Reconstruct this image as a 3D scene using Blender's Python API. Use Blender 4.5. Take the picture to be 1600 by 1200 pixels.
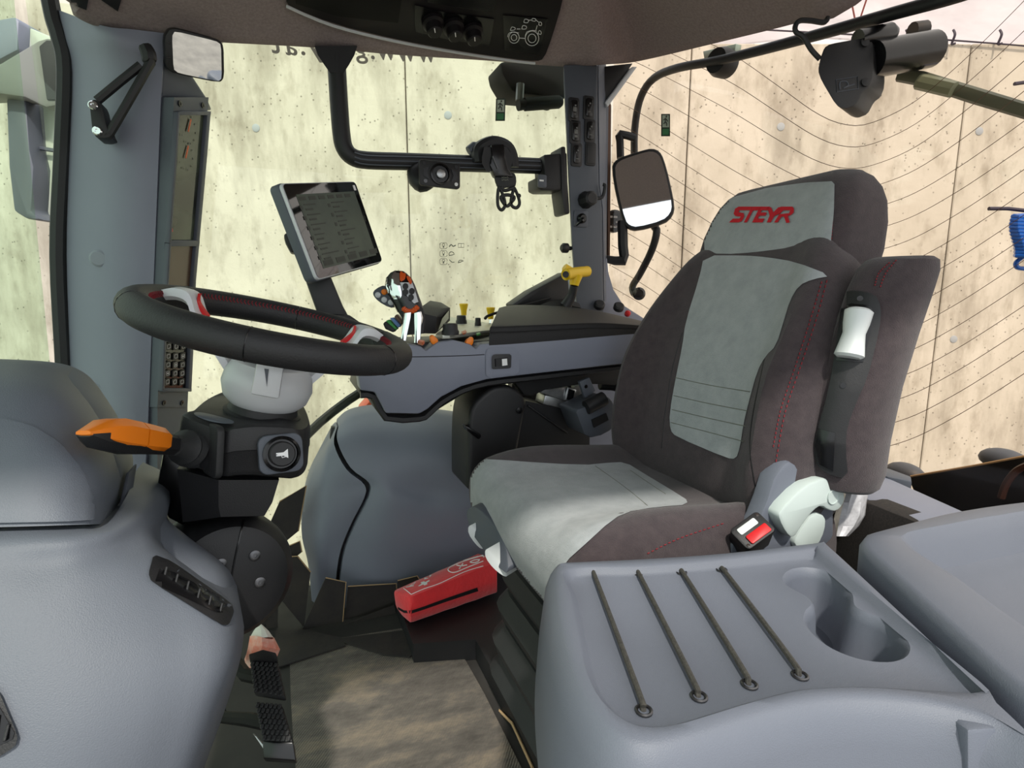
import bpy, bmesh, math, random
from mathutils import Vector, Matrix
from mathutils.bvhtree import BVHTree
from mathutils.geometry import tessellate_polygon
random.seed(7)
for o in list(bpy.data.objects): bpy.data.objects.remove(o)
SC = bpy.context.scene; COL = SC.collection
# ---------------- camera (x = towards the tractor's rear, y = towards its right side, z up, origin on the cab floor)
FPX = 850.; YAW = math.radians(22); PITCH = math.radians(9.02); EYE = Vector((0, 0, .85))
cd = bpy.data.cameras.new('camera'); cam = bpy.data.objects.new('camera', cd); COL.objects.link(cam)
cd.sensor_width = 36; cd.lens = FPX / 1600 * 36; cd.clip_start = .02
cam.location = EYE; cam.rotation_euler = (math.pi/2 - PITCH, 0, -YAW); SC.camera = cam
# ---------------- daylight
w = bpy.data.worlds.new('sky'); SC.world = w; w.use_nodes = True
bg = w.node_tree.nodes['Background']; bg.inputs[0].default_value = (.93, .97, 1, 1); bg.inputs[1].default_value = .85
sd = bpy.data.lights.new('sun', 'SUN'); sd.energy = 2.0; sd.angle = math.radians(2.5); sd.color = (1, .95, .86)
sun = bpy.data.objects.new('sun', sd); COL.objects.link(sun)
sun.rotation_euler = Vector((.16, .62, -.80)).to_track_quat('-Z', 'Y').to_euler(); sun.location = (0, -3, 5)
vs = SC.view_settings; vs.view_transform = 'Standard'; vs.look = 'None'; vs.gamma = 1; vs.use_curve_mapping = False; vs.exposure = .75
# ---------------- pixel -> place
_r = Vector((math.cos(YAW), -math.sin(YAW), 0)); _h = Vector((math.sin(YAW), math.cos(YAW), 0)); _z = Vector((0, 0, 1))
_f = math.cos(PITCH)*_h - math.sin(PITCH)*_z; _u = math.sin(PITCH)*_h + math.cos(PITCH)*_z
def ray(x, y): return _f + (x-800)/FPX*_r - (y-600)/FPX*_u
def C(x, y, u=None, v=None, z=None, d=None):
    k = ray(x, y)
    t = u/k.x if u is not None else v/k.y if v is not None else (z-EYE.z)/k.z if z is not None else d
    return EYE + k*t
def PT(l, **k): return [C(p[0], p[1], **k) for p in l]
def PV(l): return [C(x, y, v=v) for x, y, v in l]
def PD(l): return [C(x, y, d=d) for x, y, d in l]
V = lambda *a: Vector(a)
# ---------------- geometry helpers
def cat(p, n=6, closed=False):
    p = [Vector(q) for q in p]; m = len(p); out = []
    for i in range(m if closed else m-1):
        if closed: a, b, c, d = p[i-1], p[i], p[(i+1) % m], p[(i+2) % m]
        else: a, b, c, d = p[max(i-1, 0)], p[i], p[i+1], p[min(i+2, m-1)]
        for j in range(n):
            t = j/n
            out.append(.5*((2*b)+(c-a)*t+(2*a-5*b+4*c-d)*t*t+(3*b-a-3*c+d)*t*t*t))
    if not closed: out.append(p[-1])
    return out
def chk(p, n=2, closed=True, f=.25):
    p = [Vector(q) for q in p]
    for _ in range(n):
        o = []; m = len(p)
        for i in range(m if closed else m-1):
            a, b = p[i], p[(i+1) % m]; o += [a.lerp(b, f), a.lerp(b, 1-f)]
        if not closed: o = [p[0]]+o+[p[-1]]
        p = o
    return p
def resample(p, n, closed=True):
    p = [Vector(q) for q in p]; q = p+[p[0]] if closed else p
    L = [0]
    for i in range(len(q)-1): L.append(L[-1]+(q[i+1]-q[i]).length)
    out = []; j = 0
    for k in range(n):
        s = L[-1]*k/(n if closed else n-1)
        while j < len(q)-2 and L[j+1] < s: j += 1
        e = L[j+1]-L[j]; out.append(q[j].lerp(q[j+1], (s-L[j])/e if e > 1e-9 else 0))
    return out
def rrect(w, h, r, n=4):
    o = []
    for cx, cy, a0 in ((w/2-r, h/2-r, 0), (-w/2+r, h/2-r, 90), (-w/2+r, -h/2+r, 180), (w/2-r, -h/2+r, 270)):
        for k in range(n+1):
            a = math.radians(a0+90*k/n); o.append((cx+r*math.cos(a), cy+r*math.sin(a)))
    return o
def circ(r, n=24): return [(r*math.cos(2*math.pi*k/n), r*math.sin(2*math.pi*k/n)) for k in range(n)]
def frame(o, zax, xhint=(1, 0, 0)):
    z = Vector(zax).normalized(); x = Vector(xhint); x = (x-z*x.dot(z))
    if x.length < 1e-5: x = Vector((0, 1, 0))-z*z.y
    x.normalize(); y = z.cross(x)
    return Matrix(((x.x, y.x, z.x, o[0]), (x.y, y.y, z.y, o[1]), (x.z, y.z, z.z, o[2]), (0, 0, 0, 1)))
class MB:
    def __init__(s): s.bm = bmesh.new()
    def add(s, vs, fs):
        b = [s.bm.verts.new(v) for v in vs]
        for f in fs:
            try: s.bm.faces.new([b[i] for i in f])
            except ValueError: pass
        return s
    def merge(s, t, bev=0, seg=2, ang=25):
        bmesh.ops.recalc_face_normals(t, faces=t.faces)
        if bev:
            e = [e for e in t.edges if len(e.link_faces) == 2 and e.calc_face_angle(0) > math.radians(ang)]
            bmesh.ops.bevel(t, geom=e, offset=bev, segments=seg, profile=.5, affect='EDGES', clamp_overlap=True)
        me = bpy.data.meshes.new('t'); t.to_mesh(me); t.free(); s.bm.from_mesh(me); bpy.data.meshes.remove(me); return s
    def box(s, c, size, M=None, bev=0, seg=2):
        t = bmesh.new(); bmesh.ops.create_cube(t, size=1)
        for v in t.verts:
            v.co = Vector((v.co.x*size[0], v.co.y*size[1], v.co.z*size[2]))
            v.co = (M @ v.co if M else v.co) + Vector(c) if not (M and len(M) == 4) else M @ (v.co+Vector(c))
        return s.merge(t, bev, seg)
    def prism(s, loop, off, bev=0, seg=2, ang=25):
        t = bmesh.new(); off = Vector(off)
        a = [t.verts.new(Vector(p)) for p in loop]; b = [t.verts.new(Vector(p)+off) for p in loop]; n = len(a)
        t.faces.new(a); t.faces.new(b[::-1])
        for i in range(n): t.faces.new((a[i], b[i], b[(i+1) % n], a[(i+1) % n]))
        return s.merge(t, bev, seg, ang)
    def flat(s, M, loop, h, bev=0, seg=2, z0=0, ang=25):     # 2D loop in the plane of M, raised by h
        return s.prism([M @ Vector((p[0], p[1], z0)) for p in loop], (M.to_3x3() @ Vector((0, 0, h))), bev, seg, ang)
    def loft(s, rings, cap=(1, 1), closed=True):
        n = len(rings[0]); vs = [p for r in rings for p in r]; fs = []
        for i in range(len(rings)-1):
            for j in range(n if closed else n-1):
                k = (j+1) % n; fs.append((i*n+j, i*n+k, (i+1)*n+k, (i+1)*n+j))
        if cap[0]: fs.append(tuple(range(n))[::-1])
        if cap[1]: fs.append(tuple(range((len(rings)-1)*n, len(rings)*n)))
        t = bmesh.new(); MB.add(type('x', (), {'bm': t})(), vs, fs); return s.merge(t)
    def tube(s, path, r, n=10, sm=0, closed=False, flat=1, xh=(0, 0, 1)):
        p = cat(path, sm, closed) if sm else [Vector(q) for q in path]; m = len(p)
        if hasattr(r, '__len__'):
            R = [r[min(int(i*(len(r)-1)/(m-1)), len(r)-2)]*(1-(i*(len(r)-1)/(m-1)-min(int(i*(len(r)-1)/(m-1)), len(r)-2))) + r[min(int(i*(len(r)-1)/(m-1)), len(r)-2)+1]*(i*(len(r)-1)/(m-1)-min(int(i*(len(r)-1)/(m-1)), len(r)-2)) for i in range(m)]
        else: R = [r]*m
        rings = []; x = None
        for i in range(m):
            d = (p[(i+1) % m]-p[i-1]) if closed else p[min(i+1, m-1)]-p[max(i-1, 0)]
            d.normalize()
            if x is None:
                x = Vector(xh); x -= d*x.dot(d)
                if x.length < .05: x = Vector((1, 0, 0)); x -= d*x.dot(d)
            x = x-d*x.dot(d); x.normalize(); y = d.cross(x)
            rings.append([p[i]+x*(R[i]*math.cos(2*math.pi*k/n))+y*(R[i]*flat*math.sin(2*math.pi*k/n)) for k in range(n)])
        if closed: rings.append(rings[0]); return s.loft(rings, (0, 0)).weld()
        return s.loft(rings)
    def weld(s, d=1e-5): bmesh.ops.remove_doubles(s.bm, verts=s.bm.verts, dist=d); return s
    def lathe(s, prof, o, ax=(0, 0, 1), n=24, xh=(1, 0, 0)):
        M = frame(o, ax, xh)
        return s.loft([[M @ Vector((max(r, 1e-4)*math.cos(2*math.pi*k/n), max(r, 1e-4)*math.sin(2*math.pi*k/n), h)) for k in range(n)] for r, h in prof])
    def grid(s, g, off=None, n=4, m=4):                       # smooth sheet through a grid of points, given thickness
        rows = [cat(r, n) for r in g]; cols = [cat([r[j] for r in rows], m) for j in range(len(rows[0]))]
        A = len(cols); B = len(cols[0]); vs = [p for c in cols for p in c]; fs = []
        for i in range(A-1):
            for j in range(B-1): fs.append((i*B+j, (i+1)*B+j, (i+1)*B+j+1, i*B+j+1))
        if off is not None:
            N = len(vs); o = Vector(off); vs = vs+[p+o for p in vs]; fs += [tuple(k+N for k in f[::-1]) for f in fs]
            bd = [i*B for i in range(A)]+[(A-1)*B+j for j in range(1, B)]+[i*B+B-1 for i in range(A-2, -1, -1)]+[j for j in range(B-2, 0, -1)]
            for a, b in zip(bd, bd[1:]+bd[:1]): fs.append((a, b, b+N, a+N))
        t = bmesh.new(); MB.add(type('x', (), {'bm': t})(), vs, fs); return s.merge(t)
    def ball(s, c, r, sc=(1, 1, 1), M=None, n=16):
        t = bmesh.new(); bmesh.ops.create_uvsphere(t, u_segments=n, v_segments=max(n//2, 6), radius=r)
        for v in t.verts:
            q = Vector((v.co.x*sc[0], v.co.y*sc[1], v.co.z*sc[2])); v.co = (M @ q if M else q)+Vector(c)
        return s.merge(t)
def fin(name, mb, m, ang=32):
    me = bpy.data.meshes.new(name); mb.bm.to_mesh(me); mb.bm.free()
    for p in me.polygons: p.use_smooth = True
    me.set_sharp_from_angle(angle=math.radians(ang)); me.materials.append(m)
    o = bpy.data.objects.new(name, me); COL.objects.link(o); return o
def tag(o, label, category, group=None):
    o['label'] = label; o['category'] = category
    if group: o['group'] = group
    return o
def thing(name, label, category, loc=(0, 0, 0), group=None):
    o = bpy.data.objects.new(name, None); o.empty_display_size = .03; COL.objects.link(o); o.location = loc
    return tag(o, label, category, group)
def part(name, mb, m, par, label=None, ang=32):
    o = fin(name, mb, m, ang); o.parent = par
    L = par.location if par.parent is None else Vector((0, 0, 0))
    o.matrix_parent_inverse = Matrix.Translation(-L)
    if label: o['label'] = label
    return o
def solo(name, mb, m, label, category, group=None, ang=32): return tag(fin(name, mb, m, ang), label, category, group)
def struct(name, mb, m, ang=32):
    o = fin(name, mb, m, ang); o['kind'] = 'structure'; return o
def bvh(objs):
    vs = []; fs = []
    for o in objs:
        n = len(vs); vs += [v.co.copy() for v in o.data.vertices]; fs += [tuple(i+n for i in p.vertices) for p in o.data.polygons]
    return BVHTree.FromPolygons(vs, fs)
def hit(tree, x, y, off=.0015):
    k = ray(x, y).normalized(); l, nn, i, d = tree.ray_cast(EYE, k)
    return None if l is None else l-k*off
def decal(mb, poly, tree, off=.0018, step=12, th=.003):      # lays an outlined piece (holes allowed) onto a built surface
    loops = poly if hasattr(poly[0][0], '__len__') else [poly]
    t = bmesh.new(); vs = [[Vector((p[0], p[1], 0)) for p in l] for l in loops]
    fl = [t.verts.new(p) for l in vs for p in l]
    for tri in tessellate_polygon(vs):
        try: t.faces.new([fl[i] for i in tri])
        except ValueError: pass
    for ax in (0, 1):
        lo = min(p[ax] for l in loops for p in l); hi = max(p[ax] for l in loops for p in l); k = lo+step
        while k < hi:
            n = [0, 0, 0]; n[ax] = 1; c = [0, 0, 0]; c[ax] = k
            bmesh.ops.bisect_plane(t, geom=t.verts[:]+t.edges[:]+t.faces[:], plane_co=c, plane_no=n); k += step
    bmesh.ops.remove_doubles(t, verts=t.verts, dist=.02)
    last = None; bad = []
    for v in t.verts:
        h = hit(tree, v.co.x, v.co.y, off)
        if h is None: bad.append(v)
        else: v.co = h
    if bad: bmesh.ops.delete(t, geom=bad, context='VERTS')
    if th:
        r = bmesh.ops.extrude_face_region(t, geom=t.faces[:])
        for v in [g for g in r['geom'] if isinstance(g, bmesh.types.BMVert)]: v.co += (EYE-v.co).normalized()*-.0
        for v in [g for g in r['geom'] if isinstance(g, bmesh.types.BMVert)]: v.co += (v.co-EYE).normalized()*th
    return mb.merge(t)
def dline(mb, px, tree, r=.0012, n=5, sm=4, off=.0012):      # a thin cord or seam laid along a built surface
    p = [hit(tree, q.x, q.y, off) for q in cat([(a, b, 0) for a, b in px], sm)]; p = [q for q in p if q is not None]
    if len(p) > 2: mb.tube(p, r, n)
    return mb
def dash(mb, px, tree, n, r=.0011, duty=.55, off=.001):      # running stitches
    p = resample(cat([(a, b, 0) for a, b in px], 8), n*4, False)
    for i in range(n):
        a = hit(tree, p[i*4].x, p[i*4].y, off); b = hit(tree, p[min(i*4+2, n*4-1)].x, p[min(i*4+2, n*4-1)].y, off)
        if a is not None and b is not None and (a-b).length < .03: mb.tube([a, b], r, 4)
    return mb
def text2d(s, size=1, italic=0, bold=False):
    c = bpy.data.curves.new('txt', 'FONT'); c.body = s; c.size = size; c.align_x = 'CENTER'; c.align_y = 'CENTER'; c.shear = italic
    if bold: c.offset = size*.012
    o = bpy.data.objects.new('txt', c); COL.objects.link(o); bpy.context.view_layer.update()
    me = bpy.data.meshes.new_from_object(o.evaluated_get(bpy.context.evaluated_depsgraph_get()))
    vs = [v.co.copy() for v in me.vertices]; fs = [tuple(p.vertices) for p in me.polygons]
    bpy.data.objects.remove(o); bpy.data.curves.remove(c); bpy.data.meshes.remove(me); return vs, fs
def letter(mb, s, M, size, mirror=False, italic=0, bold=False, z=.0008):
    vs, fs = text2d(s, size, italic, bold)
    return mb.add([M @ Vector((-v.x if mirror else v.x, v.y, z)) for v in vs], fs)
# ---------------- materials
def lin(c): return tuple(((x/255+.055)/1.055)**2.4 if x/255 > .04045 else x/255/12.92 for x in c)+(1,)
MATS = {}
def mat(name, c, rough=.5, metal=0, bump=None, var=None, spec=.5, sheen=0, coat=0, trans=0, emit=None):
    m = bpy.data.materials.new(name); m.use_nodes = True; nt = m.node_tree; b = nt.nodes['Principled BSDF']; N = nt.nodes.new; L = nt.links.new
    b.inputs['Base Color'].default_value = lin(c); b.inputs['Roughness'].default_value = rough; b.inputs['Metallic'].default_value = metal
    b.inputs['Specular IOR Level'].default_value = spec; b.inputs['Sheen Weight'].default_value = sheen; b.inputs['Coat Weight'].default_value = coat
    b.inputs['Sheen Roughness'].default_value = .6; b.inputs['Transmission Weight'].default_value = trans
    if emit: b.inputs['Emission Color'].default_value = lin(c); b.inputs['Emission Strength'].default_value = emit
    tc = N('ShaderNodeTexCoord')
    if bump:
        t = N('ShaderNodeTexNoise'); t.inputs['Scale'].default_value = bump[0]; t.inputs['Detail'].default_value = 3
        L(tc.outputs['Object'], t.inputs['Vector']); q = N('ShaderNodeBump'); q.inputs['Strength'].default_value = bump[1]; q.inputs['Distance'].default_value = .002
        L(t.outputs['Fac'], q.inputs['Height']); L(q.outputs['Normal'], b.inputs['Normal'])
    if var:                                                     # (scale, other colour, detail)
        t = N('ShaderNodeTexNoise'); t.inputs['Scale'].default_value = var[0]; t.inputs['Detail'].default_value = var[2] if len(var) > 2 else 6
        t.inputs['Roughness'].default_value = .65
        L(tc.outputs['Object'], t.inputs['Vector']); r = N('ShaderNodeValToRGB'); r.color_ramp.elements[0].position = .35; r.color_ramp.elements[1].position = .68
        r.color_ramp.elements[0].color = lin(c); r.color_ramp.elements[1].color = lin(var[1]); L(t.outputs['Fac'], r.inputs['Fac']); L(r.outputs['Color'], b.inputs['Base Color'])
    MATS[name] = m; return m
GREY = mat('grey_plastic', (120, 124, 138), .48, bump=(1100, .12), var=(3, (124, 128, 142)))
GREYL = mat('pale_grey_plastic', (102, 107, 118), .48, bump=(1200, .22), var=(3, (106, 111, 122)))
DASHG = mat('grained_dash_plastic', (96, 102, 111), .52, bump=(900, .25), var=(3, (98, 103, 112)))  # darker copy of grey_plastic: door light evened out in the colour, coarser grain
GREYD = mat('slate_grey_plastic', (78, 83, 92), .5, bump=(900, .2))
BLK = mat('black_plastic', (25, 25, 27), .5, bump=(800, .2))
BLKG = mat('gloss_black_plastic', (14, 14, 16), .22)
RUB = mat('black_rubber', (36, 37, 38), .62, bump=(300, .15))
LEA = mat('black_leather', (30, 30, 32), .58, bump=(420, .3))
FABD = mat('dark_velour', (70, 61, 63), .95, bump=(700, .6), var=(60, (58, 50, 53), 8), sheen=.2, spec=.1)
FABG = mat('grey_velour', (164, 168, 170), .95, bump=(600, .5), var=(35, (148, 153, 155), 10), sheen=.2, spec=.1)
HEAD = mat('headliner_fabric', (150, 137, 137), .98, bump=(900, .5), var=(180, (132, 120, 121), 6), spec=.05)
CHR = mat('chrome', (225, 228, 232), .08, 1)
STL = mat('galvanised_steel', (190, 192, 192), .35, .9, var=(60, (160, 163, 165)))
SCR = mat('screw_steel', (104, 104, 106), .4, 1)
SILV = mat('silver_plastic', (202, 205, 208), .4, .1)
ORG = mat('orange_plastic', (240, 128, 14), .4); ORGD = mat('deep_orange_plastic', (205, 84, 28), .4)
YEL = mat('yellow_plastic', (238, 196, 18), .4); RED = mat('red_plastic', (205, 22, 28), .45); REDT = mat('red_embroidery', (196, 18, 36), .8)
GRN = mat('green_plastic', (60, 150, 70), .5); BLU = mat('blue_plastic', (100, 135, 190), .5); BRN = mat('brown_plastic', (96, 66, 48), .5)
WHT = mat('white_plastic', (216, 221, 220), .42); PALE = mat('pale_green_grey_plastic', (196, 208, 204), .45)
WPRT = mat('white_print', (235, 235, 235), .7); GPRT = mat('grey_print', (120, 122, 112), .8); DPRT = mat('dark_print', (70, 72, 66), .8)
NYL = mat('red_nylon', (236, 22, 32), .6, bump=(90, .7), var=(25, (222, 16, 28)), sheen=.3)
CARD = mat('black_cardboard', (36, 32, 33), .75, bump=(160, .3), var=(14, (52, 47, 42)))
TAN = mat('cardboard_edge', (176, 146, 108), .9)
PINK = mat('pink_wrap', (240, 128, 104), .7, var=(40, (236, 205, 190)), bump=(60, .6)); CORK = mat('white_foam', (225, 220, 212), .8)
SCRN = mat('cluster_screen', (34, 37, 33), .12, spec=.6, var=(9, (72, 80, 66), 1)); SCRNB = mat('brown_screen', (88, 70, 56), .25)
LCD = mat('monitor_glass', (20, 22, 22), .04, spec=.9, coat=.6)
BLUH = mat('blue_hose', (20, 88, 178), .3)
MIR = mat('mirror_glass', (235, 238, 240), .02, 1)
TARP = mat('grey_tarpaulin', (196, 192, 198), .7, var=(1.2, (166, 162, 168)))
PUR = mat('dark_lever', (52, 44, 60), .5)
SKYB = mat('concrete_plug', (168, 172, 176), .9)
def glass(name, col, refl=.05):
    m = bpy.data.materials.new(name); m.use_nodes = True; nt = m.node_tree; nt.nodes.clear(); N = nt.nodes.new; L = nt.links.new
    o = N('ShaderNodeOutputMaterial'); t = N('ShaderNodeBsdfTransparent'); t.inputs[0].default_value = lin(col)
    g = N('ShaderNodeBsdfGlossy'); g.inputs['Roughness'].default_value = .01; x = N('ShaderNodeMixShader'); x.inputs[0].default_value = refl
    L(t.outputs[0], x.inputs[1]); L(g.outputs[0], x.inputs[2]); L(x.outputs[0], o.inputs[0]); return m
GLS = glass('side_glass', (247, 252, 243), .025); GLR = glass('rear_glass', (250, 244, 238), .025); GLF = glass('front_glass', (236, 247, 236), .03)
BAGP = glass('clear_film', (232, 236, 238), .16)
def concrete():
    m = bpy.data.materials.new('concrete'); m.use_nodes = True; nt = m.node_tree; b = nt.nodes['Principled BSDF']; N = nt.nodes.new; L = nt.links.new
    b.inputs['Roughness'].default_value = .92; b.inputs['Specular IOR Level'].default_value = .15
    tc = N('ShaderNodeTexCoord')
    def noise(sc, det, mp=None):
        t = N('ShaderNodeTexNoise'); t.inputs['Scale'].default_value = sc; t.inputs['Detail'].default_value = det; t.inputs['Roughness'].default_value = .62
        if mp: q = N('ShaderNodeMapping'); q.inputs['Scale'].default_value = mp; L(tc.outputs['Object'], q.inputs[0]); L(q.outputs[0], t.inputs[0])
        else: L(tc.outputs['Object'], t.inputs[0])
        return t
    def ramp(src, stops):
        r = N('ShaderNodeValToRGB'); e = r.color_ramp.elements
        while len(e) < len(stops): e.new(.5)
        for k, (p, c) in enumerate(stops): e[k].position = p; e[k].color = c
        L(src, r.inputs[0]); return r
    def mul(a, bb, f=1):
        x = N('ShaderNodeMix'); x.data_type = 'RGBA'; x.blend_type = 'MULTIPLY'; x.inputs[0].default_value = f; L(a, x.inputs[6]); L(bb, x.inputs[7]); return x.outputs[2]
    W = (1, 1, 1, 1)
    base = ramp(noise(1.3, 8).outputs['Fac'], [(.3, lin((196, 188, 174))), (.7, lin((222, 214, 201)))])
    st = ramp(noise(2.6, 7, (1, 1, .3)).outputs['Fac'], [(.36, lin((158, 153, 146))), (.54, W)])
    st2 = ramp(noise(8, 7, (1, 1, .5)).outputs['Fac'], [(.30, lin((178, 172, 162))), (.48, W)])
    vo = N('ShaderNodeTexVoronoi'); vo.inputs['Scale'].default_value = 24; L(tc.outputs['Object'], vo.inputs['Vector'])
    pit = ramp(vo.outputs['Distance'], [(.09, lin((84, 78, 70))), (.19, W)])
    gate = ramp(noise(5, 2).outputs['Fac'], [(.46, W), (.52, (0, 0, 0, 1))])
    x = N('ShaderNodeMix'); x.data_type = 'RGBA'; x.blend_type = 'LIGHTEN'; x.inputs[0].default_value = 1; L(pit.outputs[0], x.inputs[6]); L(gate.outputs[0], x.inputs[7])
    c = mul(base.outputs[0], st.outputs[0], .6); c = mul(c, st2.outputs[0], .45); c = mul(c, x.outputs[2], .62)
    L(c, b.inputs['Base Color'])
    q = N('ShaderNodeBump'); q.inputs['Strength'].default_value = .25; q.inputs['Distance'].default_value = .01
    L(noise(22, 6).outputs['Fac'], q.inputs['Height']); L(q.outputs[0], b.inputs['Normal']); return m
CONC = concrete()
def matfloor():
    m = mat('dusty_rubber_mat', (58, 54, 50), .8); nt = m.node_tree; b = nt.nodes['Principled BSDF']; N = nt.nodes.new; L = nt.links.new
    tc = N('ShaderNodeTexCoord'); t = N('ShaderNodeTexNoise'); t.inputs['Scale'].default_value = 5; t.inputs['Detail'].default_value = 10; t.inputs['Roughness'].default_value = .75
    mp = N('ShaderNodeMapping'); mp.inputs['Scale'].default_value = (1, 2.4, 1); mp.inputs['Rotation'].default_value = (0, 0, .3)
    L(tc.outputs['Object'], mp.inputs[0]); L(mp.outputs[0], t.inputs[0])
    r = N('ShaderNodeValToRGB'); e = r.color_ramp.elements; e[0].position = .3; e[0].color = lin((62, 58, 55)); e[1].position = .74; e[1].color = lin((152, 137, 117))
    k = e.new(.5); k.color = lin((100, 94, 88)); L(t.outputs['Fac'], r.inputs[0]); L(r.outputs[0], b.inputs['Base Color'])
    wv = N('ShaderNodeTexWave'); wv.inputs['Scale'].default_value = 55; wv.inputs['Distortion'].default_value = 1.5; L(mp.outputs[0], wv.inputs[0])
    q = N('ShaderNodeBump'); q.inputs['Strength'].default_value = .5; q.inputs['Distance'].default_value = .002; L(wv.outputs['Fac'], q.inputs['Height']); L(q.outputs[0], b.inputs['Normal']); return m
DUST = matfloor(); CONS = mat('console_black', (20, 17, 20), .5, spec=.25); MATB = mat('matt_black', (9, 9, 10), .65, spec=.2)
SYM = mat('dim_symbol', (110, 110, 108), .7); STI = mat('dark_red_thread', (122, 26, 36), .8)
# ================= outside: concrete wall, ground, tarpaulin
WD = 4.2                                                     # wall distance straight ahead of the camera
def W(x, y): return C(x, y, d=WD/(_h.dot(ray(x, y))))        # pixel -> point on the wall plane
WM = frame(EYE+_h*WD-Vector((0, 0, EYE.z)), -_h, _r)         # local x right, y up along the wall
def wall_x(px): return (W(px, 420)-WM.translation).dot(_r)
ztop = W(1500, 68).z
wb = MB(); wb.box((0, (ztop-1.55)/2-.05, -.22), (15, ztop+1.55-.1, .3), WM); wb.box((-4.2, (ztop+.6-1.55)/2-.05, -.22), (8.4+2*wall_x(1065)-.02, ztop+.6+1.55-.1, .28), WM)
wall = struct('wall_back', wb, CONC)
xs = [-7.5, wall_x(1065)-4.1, wall_x(1065)-2.05, wall_x(1065), wall_x(1476), wall_x(1476)+2.1, 7.5]
for a, b in zip(xs, xs[1:]):
    zt = ztop+(.6 if b <= wall_x(1065)+.01 else 0); p = MB(); p.box(((a+b)/2, (zt-1.5)/2, -.04), (b-a-.009, zt+1.5, .08), WM, .006, 1); part('concrete_panel', p, CONC, wall)
for px, py in ((1220, 198), (1530, 205), (1213, 521), (1490, 530), (700, 180), (700, 560), (400, 200)):
    q = WM.inverted() @ W(px, py); p = MB(); p.lathe([(.028, -.01), (.028, .003), (.02, .006), (.0, .006)], WM @ Vector((q.x, q.y, 0)), -_h, 20); part('tie_plug', p, SKYB, wall)
g = MB(); g.box((0, 0, -1.6), (30, 30, .2)); gm = mat('ground_gravel', (150, 144, 134), .95, var=(8, (120, 115, 108)), bump=(40, .6)); struct('ground', g, gm)
# tarpaulin canopy above the wall with its cord and hooks
tz = W(1530, 62)
tp = []
for k in range(6):
    s = k/5; row = []
    for x in range(9):
        X = -1.2+x*.85; row.append(WM @ Vector((X, ztop+.02+s*1.5+.05*math.sin(x*2.1+k), -.10-s*1.6+.06*math.sin(x*1.7+k*2))))
    tp.append(row)
t = MB(); t.grid(tp, (0, 0, .012), 4, 3)
solo('tarpaulin', t, TARP, 'grey tarpaulin canopy stretched above the concrete wall, at top right', 'tarpaulin')
for px in (1410, 1483, 1555):
    p = W(px, 62); k = MB(); k.tube([p+_h*-.03+V(0, 0, .05), p+_h*-.05+V(0, 0, .01), p+_h*-.03-V(0, 0, .04), p+_h*-.06-V(0, 0, .05)], .008, 6, 4)
    solo('tarp_hook', k, PUR, ['small dark tarp hook nearest the wiper motor, on the wall top', 'small dark tarp hook above the concrete panel joint', 'small dark tarp hook on the wall top nearest the right edge'][(1410, 1483, 1555).index(px)], 'hook', 'tarpaulin hooks')
c = MB(); c.tube([W(x, y)-_h*.02 for x, y in ((1180, 48), (1400, 60), (1470, 64), (1600, 74), (1700, 84))], .006, 6, 4); solo('rope_line', c, PUR, 'thin dark cord running along the top of the concrete wall', 'cord')
# ================= cab floor
f = MB(); f.box((.3, .72, -.03), (1.9, 1.82, .06)); struct('floor', f, mat('cab_floor', (42, 40, 39), .8, var=(9, (54, 51, 48))))
m = MB(); m.prism(chk([C(x, y, z=.004) for x, y in ((452, 1010), (560, 992), (690, 972), (745, 1060), (800, 1170), (860, 1290), (650, 1320), (470, 1290), (455, 1120))], 1), (0, 0, -.006))
solo('floor_mat', m, DUST, 'dusty scuffed ribbed rubber floor mat in the middle of the cab floor', 'floor mat')
# ================= roof lining
VW = 1.62                                                    # right-hand window plane
edge = PV([(90, -8, 1.36), (112, 22, 1.40), (160, 44, 1.44), (230, 58, 1.46), (340, 65, 1.47), (500, 74, 1.48), (620, 85, 1.48), (760, 94, 1.48), (870, 103, 1.46), (905, 103, 1.44), (950, 100, 1.40)])
edge += [C(1000, 95, u=.98), C(1130, 64, u=1.0), C(1250, 34, u=1.02), C(1340, 6, u=1.03), V(1.04, .45, 1.50), V(1.04, .03, 1.50), V(.9, -.02, 1.52), V(.2, -.05, 1.53), V(-.5, -.02, 1.52), V(-.62, .2, 1.5), V(-.64, .8, 1.47), V(-.58, 1.2, 1.44)]
ec = cat(edge, 4, True); cen = V(.25, .7, 0); rings = []
for s, dz in ((0, .05), (.0, .012), (.006, -.003), (.02, -.006), (.045, .004), (.09, .022), (.2, .05), (.5, .09), (.95, .11)):
    rings.append([Vector((p.x+(cen.x-p.x)*s, p.y+(cen.y-p.y)*s, p.z+dz if s < .45 else 1.53+dz)) for p in ec])
out = [[Vector((p.x+(p.x-cen.x)*.04, p.y+(p.y-cen.y)*.04, p.z+.05)) for p in ec], [Vector((p.x+(p.x-cen.x)*.04, p.y+(p.y-cen.y)*.04, 1.75)) for p in ec], [Vector((cen.x+(p.x-cen.x)*.05, cen.y+(p.y-cen.y)*.05, 1.78)) for p in ec]]
h = MB(); h.loft(out[::-1]+rings, (1, 1)); ceil = struct('ceiling', h, HEAD, 50)
CT = bvh([ceil])
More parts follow.
